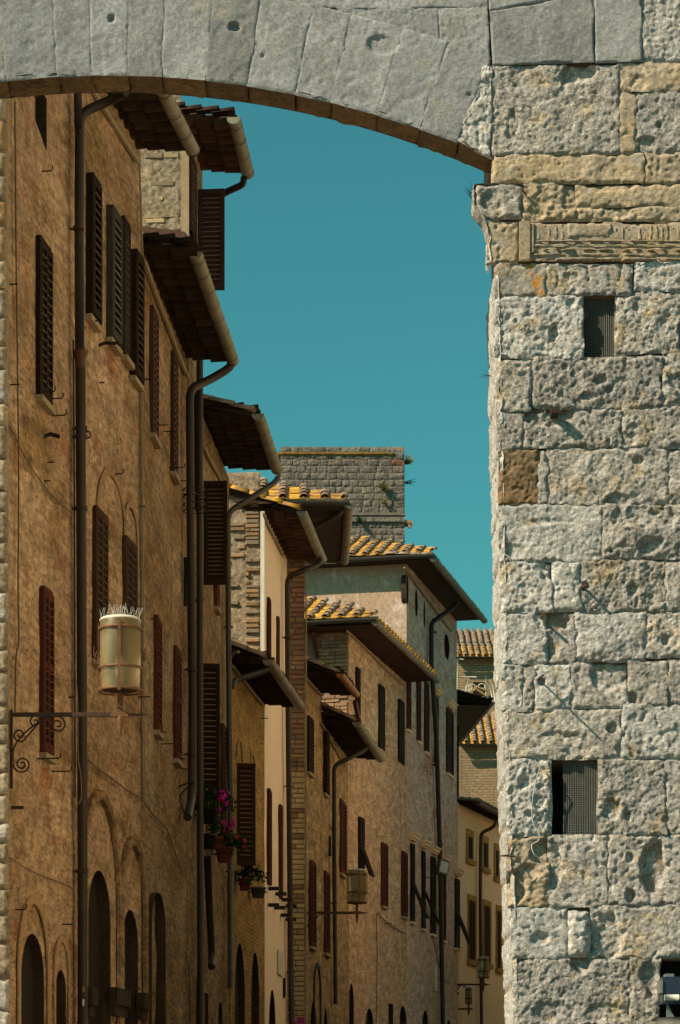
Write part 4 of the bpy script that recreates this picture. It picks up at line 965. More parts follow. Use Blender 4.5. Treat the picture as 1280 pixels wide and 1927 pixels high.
# ---- T: the tall one rising behind B
T = House('tall_house', 'tall house with a sunlit stone end wall and a shutter standing open against the sky', 352.5, 39.75, 381, 41.8)
T.walls(17.62, 'fb', 'frub', slope=0.25, endroof=False); T.roof(0.0, T.L)
T.eave(-0.2, T.L-0.1, 17.55, 0.70, 0.12, 0.30, cov='tile_red', pan='tile_red', verge=False, gr=0.11, gut='gutter')
T.rough_end(225, 341, 170, 440, 'frub', 0.028, 0.035)
T.bricks([(272, 338, 285, 300), (280, 330, 340, 352), (300, 338, 368, 378), (266, 338, 408, 422), (270, 300, 320, 326)], 0.10, 0.42, ['frub', 'sill', 'bricks'], 0.75, 0.0, name='stone')
mb = MB(); y0 = T.end(351, 300)[0]; mb.box((-0.05, -0.03, 13.0), (-0.004, 0.09, 17.6)); mb.build('corner_strip', M['sill'], T.e)
z = T.hit(352, 437)[1]; mb = MB(); pz = T.end(268, 424); mb.add([(-0.12, 0.02, z-0.12), (-0.12, 0.75, z+0.0), (-0.12, 0.75, z+0.09), (-0.12, 0.02, z-0.02), (0.0, 0.02, z-0.12), (0, .75, z), (0, .75, z+0.09), (0, 0.02, z-0.02)], [(0, 3, 2, 1), (3, 7, 6, 2), (0, 4, 7, 3)]); mb.build('roof_flashing', M['pipe_red'], T.e)
T.window(356, 286, 432, 371, 'shut_mv', 0.045, leaves=1, pitch=0.085, sill=False)
T.open_leaf(372, 356, 546, 0.43, 92, 'shut_mv', 0.075)
T.pipe([(459, 335, 0.76), (458, 347, 0.74), (424, 362, 0.40), (405, 376, 0.25), (396, 520, 0.13), (376, 640, 0.11), (376, 1250, 0.11), (378, 2080, 0.11)], 0.055, brackets=[(376, 1130, 0.11)])
T.window(364, 742, 950, 377, 'shut_dk', 0.045, pitch=0.085, sill=False)
T.window(371, 1848, 1990, 378, 'shut_dk', 0.04, pitch=0.1, single=False)

# ---- C
Cc = House('narrow_house', 'narrow ochre house with open dark shutters and flower pots below its window', 381.5, 41.85, 431, 45.75)
Cc.walls(13.62, 'fb', holes=[Cc.arch_hole(411, 419, 1885), Cc.rect_hole(386, 392, 1868, 1990)], slope=0.3); Cc.roof(0, Cc.L)
Cc.eave(0.0, 3.3, 13.62, 0.86, 0.10, 0.34, cov='tile', pan='tile', gr=0.105, vslope=0.27, verge_run=1.0)
Cc.cable([(385, 842), (395, 865), (407, 887), (418, 908)], 0.03, 'sill', 0.03, 'eave_moulding')
Cc.pipe([(524, 884, 0.92), (522, 905, 0.90), (480, 932, 0.55), (429, 964, 0.10), (430, 1200, 0.10), (433, 1500, 0.10), (434, 1860, 0.10)], 0.050, 'gutter_dark', brackets=[(430, 1060, 0.1), (432, 1180, 0.1), (434, 1640, 0.1)])
Cc.pipe([(434, 1235, 0.10), (440, 1229, 0.16), (449, 1227, 0.3)], 0.03, 'gutter')
Cc.open_leaf(383, 905, 1100, 0.385, 90, 'shut_dk', 0.07)
Cc.window(404, 1095, 1138, 414, 'shut_rd', 0.05, single=False, pitch=0.08)
Cc.open_leaf(374, 1248, 1488, 0.34, 80, 'shut_dk', 0.085)
Cc.window(401, 1330, 1560, 411, 'shut_dk', 0.05, pitch=0.085); Cc.window(416, 1366, 1560, 427, 'shut_bn', 0.05, pitch=0.085)
mb = MB(); p = Cc.pt(383, 1490); mb.box(p+Vector((-0.1, -0.40, -0.02)), p+Vector((0.9, 0.0, 0.03))); mb.build('window_sill', M['wood'], Cc.e)
Cc.pipe([(390, 1612, 0.10), (395, 1720, 0.10), (399, 1800, 0.10), (398, 1820, 0.13)], 0.06, 'pipe')

# ---- E: yellow brick, lower
E = House('brick_house', 'low yellow brick house with one brown shutter standing open', 433.5, 45.9, 497.5, 50.45)
E.walls(10.40, 'fe', holes=[E.arch_hole(442, 461, 1775, rise=1.6), E.arch_hole(473, 488, 1792, rise=1.6)], slope=0.35); E.roof(0, E.L-0.1)
E.eave(0.0, E.L+0.05, 10.36, 0.64, 0.12, 0.34, gr=0.105, vslope=0.40, verge_run=0.5)
E.cable([(439, 1254), (460, 1283), (480, 1308), (497, 1328)], 0.03, 'sill', 0.03, 'eave_moulding')
E.pipe([(506, 1250, 0.68), (500, 1262, 0.62), (470, 1272, 0.35), (441, 1280, 0.08), (436, 1292, 0.07)], 0.055, 'gutter_dark')
E.open_leaf(446, 1436, 1628, 0.34, 78, 'shut_bn', 0.085)
E.window(449, 1442, 1622, 476, 'shut_bn', 0.03, sill=False, pitch=0.085)
E.arch_band(445, 456, 1390, 1425, 0.06, 0.02, 'brickn'); E.arch_band(470, 480, 1415, 1450, 0.06, 0.02, 'brickn')
irons(E, [(492, 1352, .7, 0), (490, 1400, .3, 0)])

# ---- D: cream render, sunlit patched end wall above E's roof
D = House('cream_house', 'cream rendered house with red shutters and a sunlit patchwork stone and brick end wall', 498, 50.55, 540.5, 54.55)
D.walls(14.22, 'fd', 'frub', holes=[D.arch_hole(506, 519, 1862, rise=1.6)], slope=0.33, endroof=False); D.roof(0.1, D.L)
D.eave(-0.05, D.L, 14.18, 0.70, 0.12, 0.34, pan='tile_red', gr=0.105, vslope=0.33, verge_run=1.6, verge_mat='tile_lich')
D.cable([(495, 966), (508, 995), (522, 1022), (534, 1047)], 0.03, 'sill', 0.03, 'eave_moulding')
D.rough_end(405, 490, 890, 1235, 'frub', 0.025, 0.04)
D.bricks([(462, 489, 930, 1232)], 0.085, 0.32, ['brickn', 'brickn', 'frub'], 0.62, 0.035)
D.bricks([(424, 462, 985, 1050), (430, 450, 1100, 1140)], 0.085, 0.30, ['brickn', 'frub'], 0.35, 0.03)
mb = MB(); mb.box((-0.06, -0.004, 9.0), (0.0, 0.075, 14.2)); mb.build('corner_strip', M['white'], D.e)
D.window(503, 1128, 1228, 511, 'shut_rd', 0.05, single=False, sill=False, pitch=0.08); D.window(521, 1164, 1260, 527, 'shut_rd', 0.05, single=False, sill=False, pitch=0.08)
D.window(503.5, 1488, 1662, 511.5, 'shut_rd', 0.05, single=False, sill=False, pitch=0.08); D.window(525.5, 1518, 1688, 533, 'shut_rd', 0.05, single=False, sill=False, pitch=0.08)
D.pipe([(603, 1052, 0.76), (600, 1062, 0.74), (570, 1074, 0.45), (541, 1086, 0.11), (542, 1300, 0.11), (545, 1600, 0.11), (551, 2080, 0.11)], 0.06, 'pipe', brackets=[(541, 1200, 0.11), (545, 1480, 0.11), (549, 1830, 0.11)])
a0, zt = D.hit(522.5, 1787); a1, zb = D.hit(531, 1838); mb = MB(); mb.box((a0, -0.03, zb), (a1, 0, zt)); mb.build('wall_plaque', M['white'], D.e)
a0, zt = D.hit(533, 1840); a1, zb = D.hit(535.5, 1878); mb = MB(); mb.box((a0, -0.02, zb), (a1, 0, zt)); mb.build('window_slit', M['pane'], D.e)
for (x, y) in ((506, 1672), (519, 1682), (531, 1693), (539, 1705), (505, 1703), (517, 1708), (529, 1722), (538, 1730)):
    p = D.pt(x, y); mb = MB(); mb.box(p+Vector((-.05, -.22, -.04)), p+Vector((.05, 0, .03))); mb.build('iron_bracket', M['iron_bk'], D.e)

# ---- P: the brick pier end of a narrow house seen edge on, under a hipped roof
Pp = House('pier_house', 'slim house seen edge on with a tall brick end wall beside the cream house', 573.5, 54.62, 572.6, 59.0)
Pp.walls(15.22, 'brickg', 'mortar', slope=0.45, endroof=False)
Pp.bricks([(536, 573.5, 1045, 1940)], 0.105, 0.33, lambda z: random.choice(['brickg', 'brickg', 'brickn'] if z > 9.6 else (['bricks', 'bricks', 'brickn'] if z > 6 else ['bricks'])), 1.0, 0.02)  # lower blocks: paler stone, with sunlit brightness put into the colour
Pp.bricks([(536, 573.5, 1941, 2090)], 0.33, 0.6, ['bricks'], 1.0, 0.02)
Pp.tiles(-0.85, 2.2, -0.75, 7, 15.28, 0.46, 0.42, 'tile_top', 'tile_lich', 'hip', lambda e: e+1.0)
Pp.tiles(-0.2, 4.3, -0.86, 4, 15.18, 0.12, 0.30, 'tile', 'tile_red')
Pp.gutter(-0.95, 2.2, -0.85, 15.22, 'gutter_dark', 0.10, side='hip', bands=0)
Pp.gutter(-0.9, 4.4, -0.93, 15.18, 'gutter', 0.10)
mb = MB(); mb.box((-0.72, -0.8, 15.14), (4.4, 2.2, 15.16)); mb.build('soffit_board', M['wood'], Pp.e)
mb = MB(); Y = 55.4; W = lambda x, y, Y: Vector(((x-CX)/F*Y, Y, CAMZ+(HY-y)/F*Y))
inv = lambda H, p: Vector(((p.xy-H.p0).dot(H.u), -(p.xy-H.p0).dot(H.n), p.z))
mb.tube([inv(Pp, W(*q)) for q in ((652, 950, 54.2), (648, 956, 54.2), (636, 968, 54.3), (592, 992, 54.9), (574, 1000, 55.2))], 0.06, 10); mb.build('downpipe', M['gutter_dark'], Pp.e)
mb = MB(); mb.tube([(-0.06, -0.03, 0), (-0.06, -0.03, 15.1)], 0.02, 6); mb.build('conduit', M['cable_lt'], Pp.e)

# ---- F low and F2
Fl = House('low_house', 'low brown house with a terracotta coloured gutter beyond the brick pier', 573.6, 59.05, 605.5, 61.55)
Fl.walls(12.60, 'ff', slope=0.4, holes=[Fl.arch_hole(584, 596, 1884, rise=1.7)]); Fl.roof(0, Fl.L)
Fl.eave(0, Fl.L, 12.56, 0.78, 0.12, 0.34, gut='gutter_red', vslope=0.42, verge_run=0.6)
Fl.cable([(570, 1268), (588, 1290), (605, 1308)], 0.03, 'sill', 0.03, 'eave_moulding')
Fl.window(579, 1350, 1450, 590, 'shut_dk', 0.045, single=True, pitch=0.085)
Fl.window(583, 1622, 1778, 594.5, 'shut_rd', 0.045, pitch=0.09)
Fl.arch_band(590, 603, 1812, 2000, 0.07, 0.03, 'iron_bk', rise=1.6)
Fl.pipe([(668, 1320, 0.83), (672, 1340, 0.83), (680, 1372, 0.83)], 0.06, 'pipe_red')
F2 = House('gabled_house', 'brown rendered house with a drooping mossy gutter and a lantern bracket', 606, 61.6, 655.5, 67.25)
F2.walls(11.92, 'ff', slope=0.45, holes=[F2.arch_hole(609, 617, 1898, rise=1.7)]); F2.roof(0, F2.L)
F2.eave(0, F2.L, 11.88, 0.80, 0.12, 0.36, gut='gutter', gr=0.12, vslope=0.48, verge_run=0.4)
F2.cable([(606, 1362), (625, 1398), (642, 1428)], 0.025, 'sill', 0.03, 'eave_moulding')
F2.window(609, 1380, 1490, 621, 'shut_dk', 0.10, pitch=0.085)
F2.pipe([(692, 1402, 0.88), (686, 1412, 0.80), (656, 1428, 0.45), (629, 1440, 0.10), (629, 1600, 0.10), (632, 1890, 0.10)], 0.055, 'pipe', brackets=[(629, 1560, .1), (630, 1700, .1)])
F2.window(610.5, 1642, 1790, 622, 'shut_rd', 0.045, pitch=0.09)
F2.window(640, 1506, 1640, 651, 'shut_rd', 0.045, pitch=0.09)
F2.rough_end(655, 640, 1440, 1441, 'ff') if False else None
mb = MB(); p = F2.pt(619, 1590); mb.box(p+Vector((-.03, -.06, -.28)), p+Vector((.03, 0, .22))); mb.build('iron_tie', M['iron_bk'], F2.e)

# ---- K: pale brown, hipped roof with lichened tiles
K = House('corner_house', 'pale brown house with a yellow lichened hip roof and a row of dark shutters', 656, 67.3, 765, 74.65)
K.walls(15.35, 'fk', 'brickg', holes=[K.arch_hole(688, 703, 1898), K.rect_hole(731, 740, 1888, 1990), K.arch_hole(657, 666, 1850, rise=2.0), K.arch_hole(752, 765, 1893)], slope=0.4, endroof=False)
K.bricks([(598, 655, 1192, 1345)], 0.10, 0.32, ['brickg', 'brickg', 'brickn'], 0.85, 0.02)
K.tiles(-0.80, 3.0, -0.75, 9, 15.42, 0.46, 0.42, 'tile_top', 'tile_lich', 'hip', lambda e: e+1.0)
K.tiles(-0.4, K.L, -0.90, 5, 15.29, 0.10, 0.36, 'tile_lich', 'tile_red', cz=0.06)
K.gutter(-0.95, 3.2, -0.86, 15.36, 'gutter_dark', 0.10, side='hip', bands=0)
K.gutter(-0.85, K.L+0.1, -0.90, 15.27, 'gutter', 0.10, bands=0.45)
mb = MB(); mb.box((-0.72, -0.78, 15.22), (K.L, 3.0, 15.24)); mb.build('soffit_board', M['tile_red'], K.e)
mb = MB(); r = 3.2
mb.poly([(-0.5, -0.5, 15.45), (r-0.2, r, 16.6), (-0.5, 5, 15.45)]); mb.poly([(-0.5, -0.5, 15.45), (K.L, -0.5, 15.45), (K.L, r, 16.6), (r-0.2, r, 16.6)]); mb.build('roof', M['tile'], K.e)
K.cable([(653, 1187), (690, 1222), (725, 1258), (758, 1288)], 0.035, 'sill', 0.03, 'eave_moulding')
for (a, b_, c, d, kw) in ((670, 1258, 1342, 679, {}), (713, 1290, 1405, 725, {}), (750, 1318, 1432, 762, {})):
    K.window(a, b_, c, d, 'shut_dk', 0.045, pitch=0.085, sill=False)
K.window(675.5, 1540, 1650, 687, 'shut_dk', 0.045, pitch=0.085, sill=False, flap=((0, 1), 20, 0.5))
K.window(718, 1588, 1702, 730, 'shut_rd', 0.045, pitch=0.085); K.window(756, 1604, 1722, 767, 'shut_rd', 0.045, pitch=0.085)
K.cable([(708, 1925), (710, 1800), (709, 1722), (722, 1730), (745, 1748), (765, 1757)], 0.012, 'cable', 0.03)
irons(K, [(725, 1738, .9, 0), (738, 1570, .4, 0), (690, 1500, .3, 0), (700, 1510, .3, 1), (728, 1405, .4, 0)])
mb = MB(); y0, z0 = K.end(598, 1190); yy_, zz_ = K.end(605, 1262)
mb.tube([(-0.12, K.end(589, 1185)[0], K.end(589, 1182)[1]), (-0.12, K.end(592, 1200)[0], K.end(592, 1200)[1]), (-0.10, K.end(599, 1230)[0], K.end(599, 1240)[1])], 0.05, 10); mb.build('downpipe', M['pipe_red'], K.e)

# ---- G: tall grey-beige house
Gg = House('oculus_house', 'tall grey-beige rendered house with oval windows under its eave and a long row of shutters', 765.5, 74.7, 860, 82.8)
def oval(H, xl, xr, yt, yb):
    a0, zt = H.hit(xl, yt); _, zb = H.hit(xl, yb); a1 = H.hit(xr, yt)[0]; c = (a0+a1)/2; cz = (zt+zb)/2
    return [(c+(a1-a0)/2*math.cos(k*math.pi/9), cz+(zt-zb)/2*math.sin(k*math.pi/9)) for k in range(18)]
OV = [(763.5, 769, 1078, 1134), (781, 786.5, 1106, 1158), (797, 800.5, 1128, 1182), (812.5, 817, 1160, 1206), (836, 846, 1188, 1236)]
Gg.walls(18.77, 'fg', 'fgend', holes=[oval(Gg, *o) for o in OV] + [Gg.arch_hole(795, 806, 1902), Gg.arch_hole(841, 848, 1920)], slope=0.4, endroof=False)
Gg.tiles(-0.85, 3.2, -0.45, 9, 18.89, 0.44, 0.42, 'tile_top', 'tile_lich', 'hip', lambda e: e+1.0)
Gg.tiles(-0.4, Gg.L+0.05, -0.86, 4, 18.73, 0.08, 0.30, 'tile_top', 'tile', cz=0.05)
Gg.gutter(-0.95, 5.2, -0.56, 18.81, 'gutter_dark', 0.11, side='hip', bands=0)
Gg.gutter(-0.55, Gg.L+0.15, -0.88, 18.71, 'gutter', 0.11, bands=0.8)
mb = MB(); mb.box((-0.44, -0.76, 18.70), (Gg.L, 5.0, 18.72)); mb.build('soffit_board', M['wood'], Gg.e)
mb = MB(); r = 3.5
mb.poly([(-0.5, -0.5, 18.85), (r-0.2, r, 20.25), (-0.5, 6, 18.85)]); mb.poly([(-0.5, -0.5, 18.85), (Gg.L, -0.5, 18.85), (Gg.L, r, 20.25), (r-0.2, r, 20.25)]); mb.build('roof', M['tile'], Gg.e)
Gg.cable([(761, 1068), (790, 1108), (820, 1148), (850, 1188)], 0.03, 'sill', 0.04, 'eave_moulding')
mb = MB(); q = [inv(Gg, W(*p)) for p in ((862, 1128, 79.5), (858, 1138, 79.3), (842, 1150, 79.2))]
Gg.pipe([(862, 1130, 0.85), (855, 1142, 0.70), (812, 1172, 0.12), (812, 1250, 0.12), (822, 1400, 0.12), (828, 1600, 0.12), (835, 1990, 0.12)], 0.075, 'pipe', brackets=[(816, 1190, .12), (820, 1440, .12), (829, 1590, .12), (832, 1700, .12)])
for (xl, yt, yb, xr) in ((765.5, 1266, 1370, 774.5), (785, 1272, 1392, 793), (799, 1284, 1412, 807.5), (818, 1312, 1432, 826), (840.5, 1334, 1452, 853)):
    Gg.window(xl, yt, yb, xr, 'shut_rd', 0.045, pitch=0.085, sillmat='fh', hood=0.05 if xl > 810 else None)
for i, (xl, yt, yb, xr, fl) in enumerate(((773, 1590, 1732, 781.5, ((0, 1), 22, 0.5)), (794, 1604, 1745, 801.5, ((0, 1), 24, 0.5)), (811, 1614, 1755, 821, None), (833, 1630, 1768, 840, None), (856.5, 1655, 1782, 866, ((0, 1), 22, 0.5)))):
    Gg.window(xl, yt, yb, xr, 'shut_dk' if i != 3 else 'shut_rd', 0.045, pitch=0.085, flap=fl, sillmat='fh', hood=0.10)
a0, zt = Gg.hit(817, 1815); a1, zb = Gg.hit(822, 1866); mb = MB(); mb.box((a0, -0.03, zb), (a1, 0, zt)); mb.build('wall_plaque', M['white'], Gg.e)
irons(Gg, [(808, 1458, .3, 0), (800, 1445, .3, 0), (848, 1410, .3, 0), (818, 1438, .5, 0)])
Gg.cable([(800, 1690, .03), (830, 1830, .03), (850, 1850, .03)], 0.012, 'cable', 0.03)

# ---- N: dark eave past G, edge on; H: ochre house; far brick houses; tower
N = House('eave_house', 'house past the oculus house showing only its dark overhanging eave', 859, 92.0, 805, 100.7)
N.walls(17.75, 'fg', slope=0.35)
N.eave(0, N.L, 17.72, 1.25, 0.10, 0.36, gut='gutter_dark', vslope=0.28, verge_run=1.0, verge_mat='tile')
mb = MB(); mb.box((-0.02, -1.15, 17.56), (N.L, 0.1, 17.58)); mb.build('soffit_board', M['wood'], N.e)
mb = MB(); mb.box((0.2, -0.12, 14.2), (2.2, -0.01, 16.9)); mb.build('shutter', M['shut_dk'], N.e)
H = House('ochre_house', 'ochre yellow house with framed windows and a brown pipe at the far bend', 862.5, 84.05, 950, 90.0)
H.walls(12.98, 'fh', slope=0.3)
H.eave(0, H.L, 12.95, 0.62, 0.14, 0.30, cov='tile_top', gut='pipe_red', gr=0.10, verge=False)
H.pipe([(934, 1543, 0.65), (930, 1556, 0.6), (905, 1568, 0.12), (904, 1700, 0.12), (908, 2080, 0.12)], 0.06, 'pipe_red')
def framed(H, xl, yt, yb, xr, shut):
    a0, zt = H.hit(xl, yt); _, zb = H.hit(xl, yb); a1 = H.hit(xr, yt)[0]; mb = MB(); g = 0.14
    mb.box((a0-g, -0.03, zb), (a0, 0, zt)); mb.box((a1, -0.03, zb), (a1+g, 0, zt)); mb.box((a0-g, -0.03, zt+0.002), (a1+g, 0, zt+g*1.7)); mb.box((a0-g*1.3, -0.10, zb-g*1.2), (a1+g*1.3, 0, zb-0.002)); mb.build('window_surround', M['ochre_trim'], H.e)
    if shut: H.window(xl, yt, yb, xr, 'shut_rd', 0.04, pitch=0.085, sill=False, single=False)
    else:
        mb = MB(); mb.box((a0, -0.012, zb), (a1, -0.002, zt)); o = mb.build('window', M['shut_bn'], H.e)
        mb = MB(); mb.box((a0+0.05, -0.016, zb+0.05), ((a0+a1)/2-0.03, -0.013, zt-0.05)); mb.box(((a0+a1)/2+0.03, -0.016, zb+0.05), (a1-0.05, -0.013, zt-0.05)); mb.build('window_pane', M['pane'], o)
for q in ((880, 1573, 1616, 888.5, 0), (909, 1585, 1632, 917, 0), (932, 1600, 1650, 937, 0), (882, 1696, 1806, 894, 1), (911, 1706, 1812, 922, 1), (935.5, 1716, 1822, 942, 1)): framed(H, *q)

def facing(name, label, x0, x1, Y, ztop_y, mat, slope, depth=6):
    h = House(name, label, x0, Y, x1, Y+0.01); h.walls(CAMZ+(HY-ztop_y)/F*Y, mat, slope=slope, depth=depth); return h
M1 = facing('far_brick_house', 'brick house behind the ochre house with a steep lichened tile roof', 862, 985, 106, 1404, 'farbrick', 0.5)
M1.tiles(0, M1.L, -0.35, 12, M1.ztop+0.05, 0.50, 0.36, 'tile_top', 'tile_lich', lim=None)
M1.gutter(-0.1, M1.L, -0.42, M1.ztop+0.02, 'gutter_dark', 0.09, bands=0)
M2 = facing('terrace_house', 'farthest brick house with a pink tiled roof above a small roof terrace', 852, 985, 116, 1240, 'farbrick', 0.42)
M2.tiles(0, M2.L, -0.35, 7, M2.ztop+0.05, 0.42, 0.28, 'tile_top', 'tile_lich')
M2.tiles(0, M2.L, 2.15, 8, M2.ztop+1.10, 0.46, 0.28, 'tile_top', 'tile_top')
M1.roof(0, M1.L, 0.0); M2.roof(0, M2.L, 0.0)
M2.gutter(-0.1, M2.L, -0.42, M2.ztop+0.02, 'gutter_dark', 0.09, bands=0)
q0, zt = M2.hit(890, 1284); q1, zb = M2.hit(912, 1322); mb = MB(); mb.box((q0, -0.06, zb), (q1, -0.01, zt)); mb.build('window', M['shut_dk'], M2.e)
mb = MB(); mb.tube([M2.pt(855, 1238, .1), M2.pt(856, 1205, .1), M2.pt(856, 1196, .1)], 0.06, 8); mb.build('flue_pipe', M['wire'], M2.e)

tw = House('stone_tower', 'squat dark grey stone tower top with weeds rising behind the roofs', 528, 88.0, 761.5, 88.02, cat='tower')
zt = CAMZ+(HY-842)/F*88
tw.walls(zt-0.25, 'tower_mortar', slope=0.0, depth=4.6, endroof=False)
y = 852; row = 0
RW = [(846, 0.2), (858, 0.24), (870.5, 0.22), (883, 0.24), (896, 0.24), (909, 0.24), (922, 0.24), (935, 0.24), (948, 0.24), (961, 0.24), (974, 0.24), (987, 0.24), (1000, .24), (1014, .27), (1030, .3)]
for (yy, hz) in RW:
    s = 0.0; zc = CAMZ+(HY-yy)/F*88
    while s < tw.L-0.02:
        l = min(random.uniform(0.25, 0.62), tw.L-s)
        if tw.L-s-l < 0.2: l = tw.L-s
        if yy == 962 and 2.2 < s < 3.9: s += l; continue
        mt = 'tower'
        if s+l > tw.L-0.25: mt = 'brickg' if yy < 900 and random.random() < 0.5 else 'tower'
        mb = MB(); seedc[0] += 1; s0_ = s; l_ = l
        patch(mb, lambda a, b: Vector((s0_+0.008+(l_-0.016)*a, -0.03+random.uniform(-.001, .001), zc-hz/2+0.006+(hz-0.012)*b)), (0, -1, 0), l, hz, 0.035, 0.020, freq=6.0, edge=0.05, recess=0.020, seed=seedc[0], wob=0.02, pit=0.006)
        mb.build('stone', M[mt], tw.e)
        s += l
mb = MB(); patch(mb, lambda a, b: Vector((-0.1+(tw.L-0.2)*a, -0.07-0.02*b, zt-0.28+0.10*b)), (0, -1, 0.3), tw.L, 0.2, 0.08, 0.04, freq=4, edge=0.04, recess=0.05, seed=3)
mb.box((-0.1, -0.06, zt-0.24), (tw.L-0.42, 4.6, zt-0.16)); mb.build('coping', M['lichen_cap'], tw.e)
mb = MB(); mb.box((0.1, 0.2, zt-0.15), (1.9, 2.2, zt-0.04)); mb.box((0.2, 0.3, zt-0.038), (1.7, 2.1, zt+0.02)); mb.build('roof_slab', M['tile_red'], tw.e)
mb = MB(); zz = CAMZ+(HY-968)/F*88; mb.box((-0.1, -0.12, zz-0.05), (tw.L+0.02, 0.02, zz+0.04)); zz = CAMZ+(HY-977)/F*88; mb.box((-0.1, -0.10, zz-0.10), (tw.L+0.0, 0.02, zz+0.06)); mb.build('string_course', M['tower'], tw.e)
mb = MB(); zz = CAMZ+(HY-982)/F*88; mb.box((tw.L-0.05, -0.05, zz-0.05), (tw.L+0.26, 0.5, zz+0.05)); mb.box((tw.L+0.12, -0.03, zz-0.2), (tw.L+0.22, 0.1, zz-0.052)); mb.build('corbel', M['brickn'], tw.e)
TW = lambda x, y, d=0: tw.world((tw.hit(x, y)[0], -d, tw.hit(x, y)[1]))
tuft('weed', TW(722, 924, 0.1), 70, 0.42, 0.7, 'weed', 'yellow-green weed clump on the face of the stone tower', (0, -0.5, 0.7), 0.5, width=0.02)
tuft('weed', TW(724, 949, 0.1), 30, 0.30, 0.8, 'weed', 'smaller dry weed just under the clump on the tower face', (0, -0.5, 0.4), 0.6, width=0.016)
tuft('weed', TW(676, 985, 0.15), 40, 0.32, 0.7, 'leafm', 'green weed on the string course of the tower', (0, -0.5, 0.7), 0.4, width=0.02)
tuft('weed', TW(766, 868, -0.3), 50, 0.45, 0.6, 'weed', 'dry grass growing from the top right corner of the tower', (0.5, 0, 0.6), 0.5, width=0.012)
tuft('weed', TW(762, 905, -0.3), 12, 0.55, 0.35, 'weed_dk', 'bare dark twigs sticking out of the right side of the tower', (1, 0, 0.1), 0.2, width=0.008)

# ---- unseen houses added on the right to bounce sunlight onto the shaded fronts
for nm, lb, (xa, ya), (xb, yb), hgt in (('bounce_house', 'unseen rendered house behind the gate pier, added to bounce sunlight', (2.7, 17.5), (3.9, 44), 17.0), ('bounce_house', 'long unseen rendered house farther along, added to bounce sunlight', (3.95, 44.3), (6.2, 70), 16.5), ('bounce_house', 'unseen rendered house by the bend, added to bounce sunlight', (8.6, 76), (16.0, 104), 14.0)):
    h = House(nm, lb, 700, 50, 700, 60); 
    h.p0 = Vector((xb, yb)); h.p1 = Vector((xa, ya)); d = h.p1-h.p0; h.L = d.length; h.u = d/h.L; h.n = Vector((h.u.y, -h.u.x)); h.e.location = (xb, yb, 0); h.e.rotation_euler = (0, 0, math.atan2(h.u.y, h.u.x))
    h.walls(hgt, 'sunny', slope=0.3, depth=6)
    h.roof(0, h.L)
    k = 2.0
    while k < h.L-2:
        for zb in (3.6, 7.2, 10.6, 13.8):
            for i in range(2): h.leaf(0.5, 1.5, (k+0.5*i, -0.06, zb), (0, 0, 0), 'shut_bn', 0.1, False)
        k += 3.3

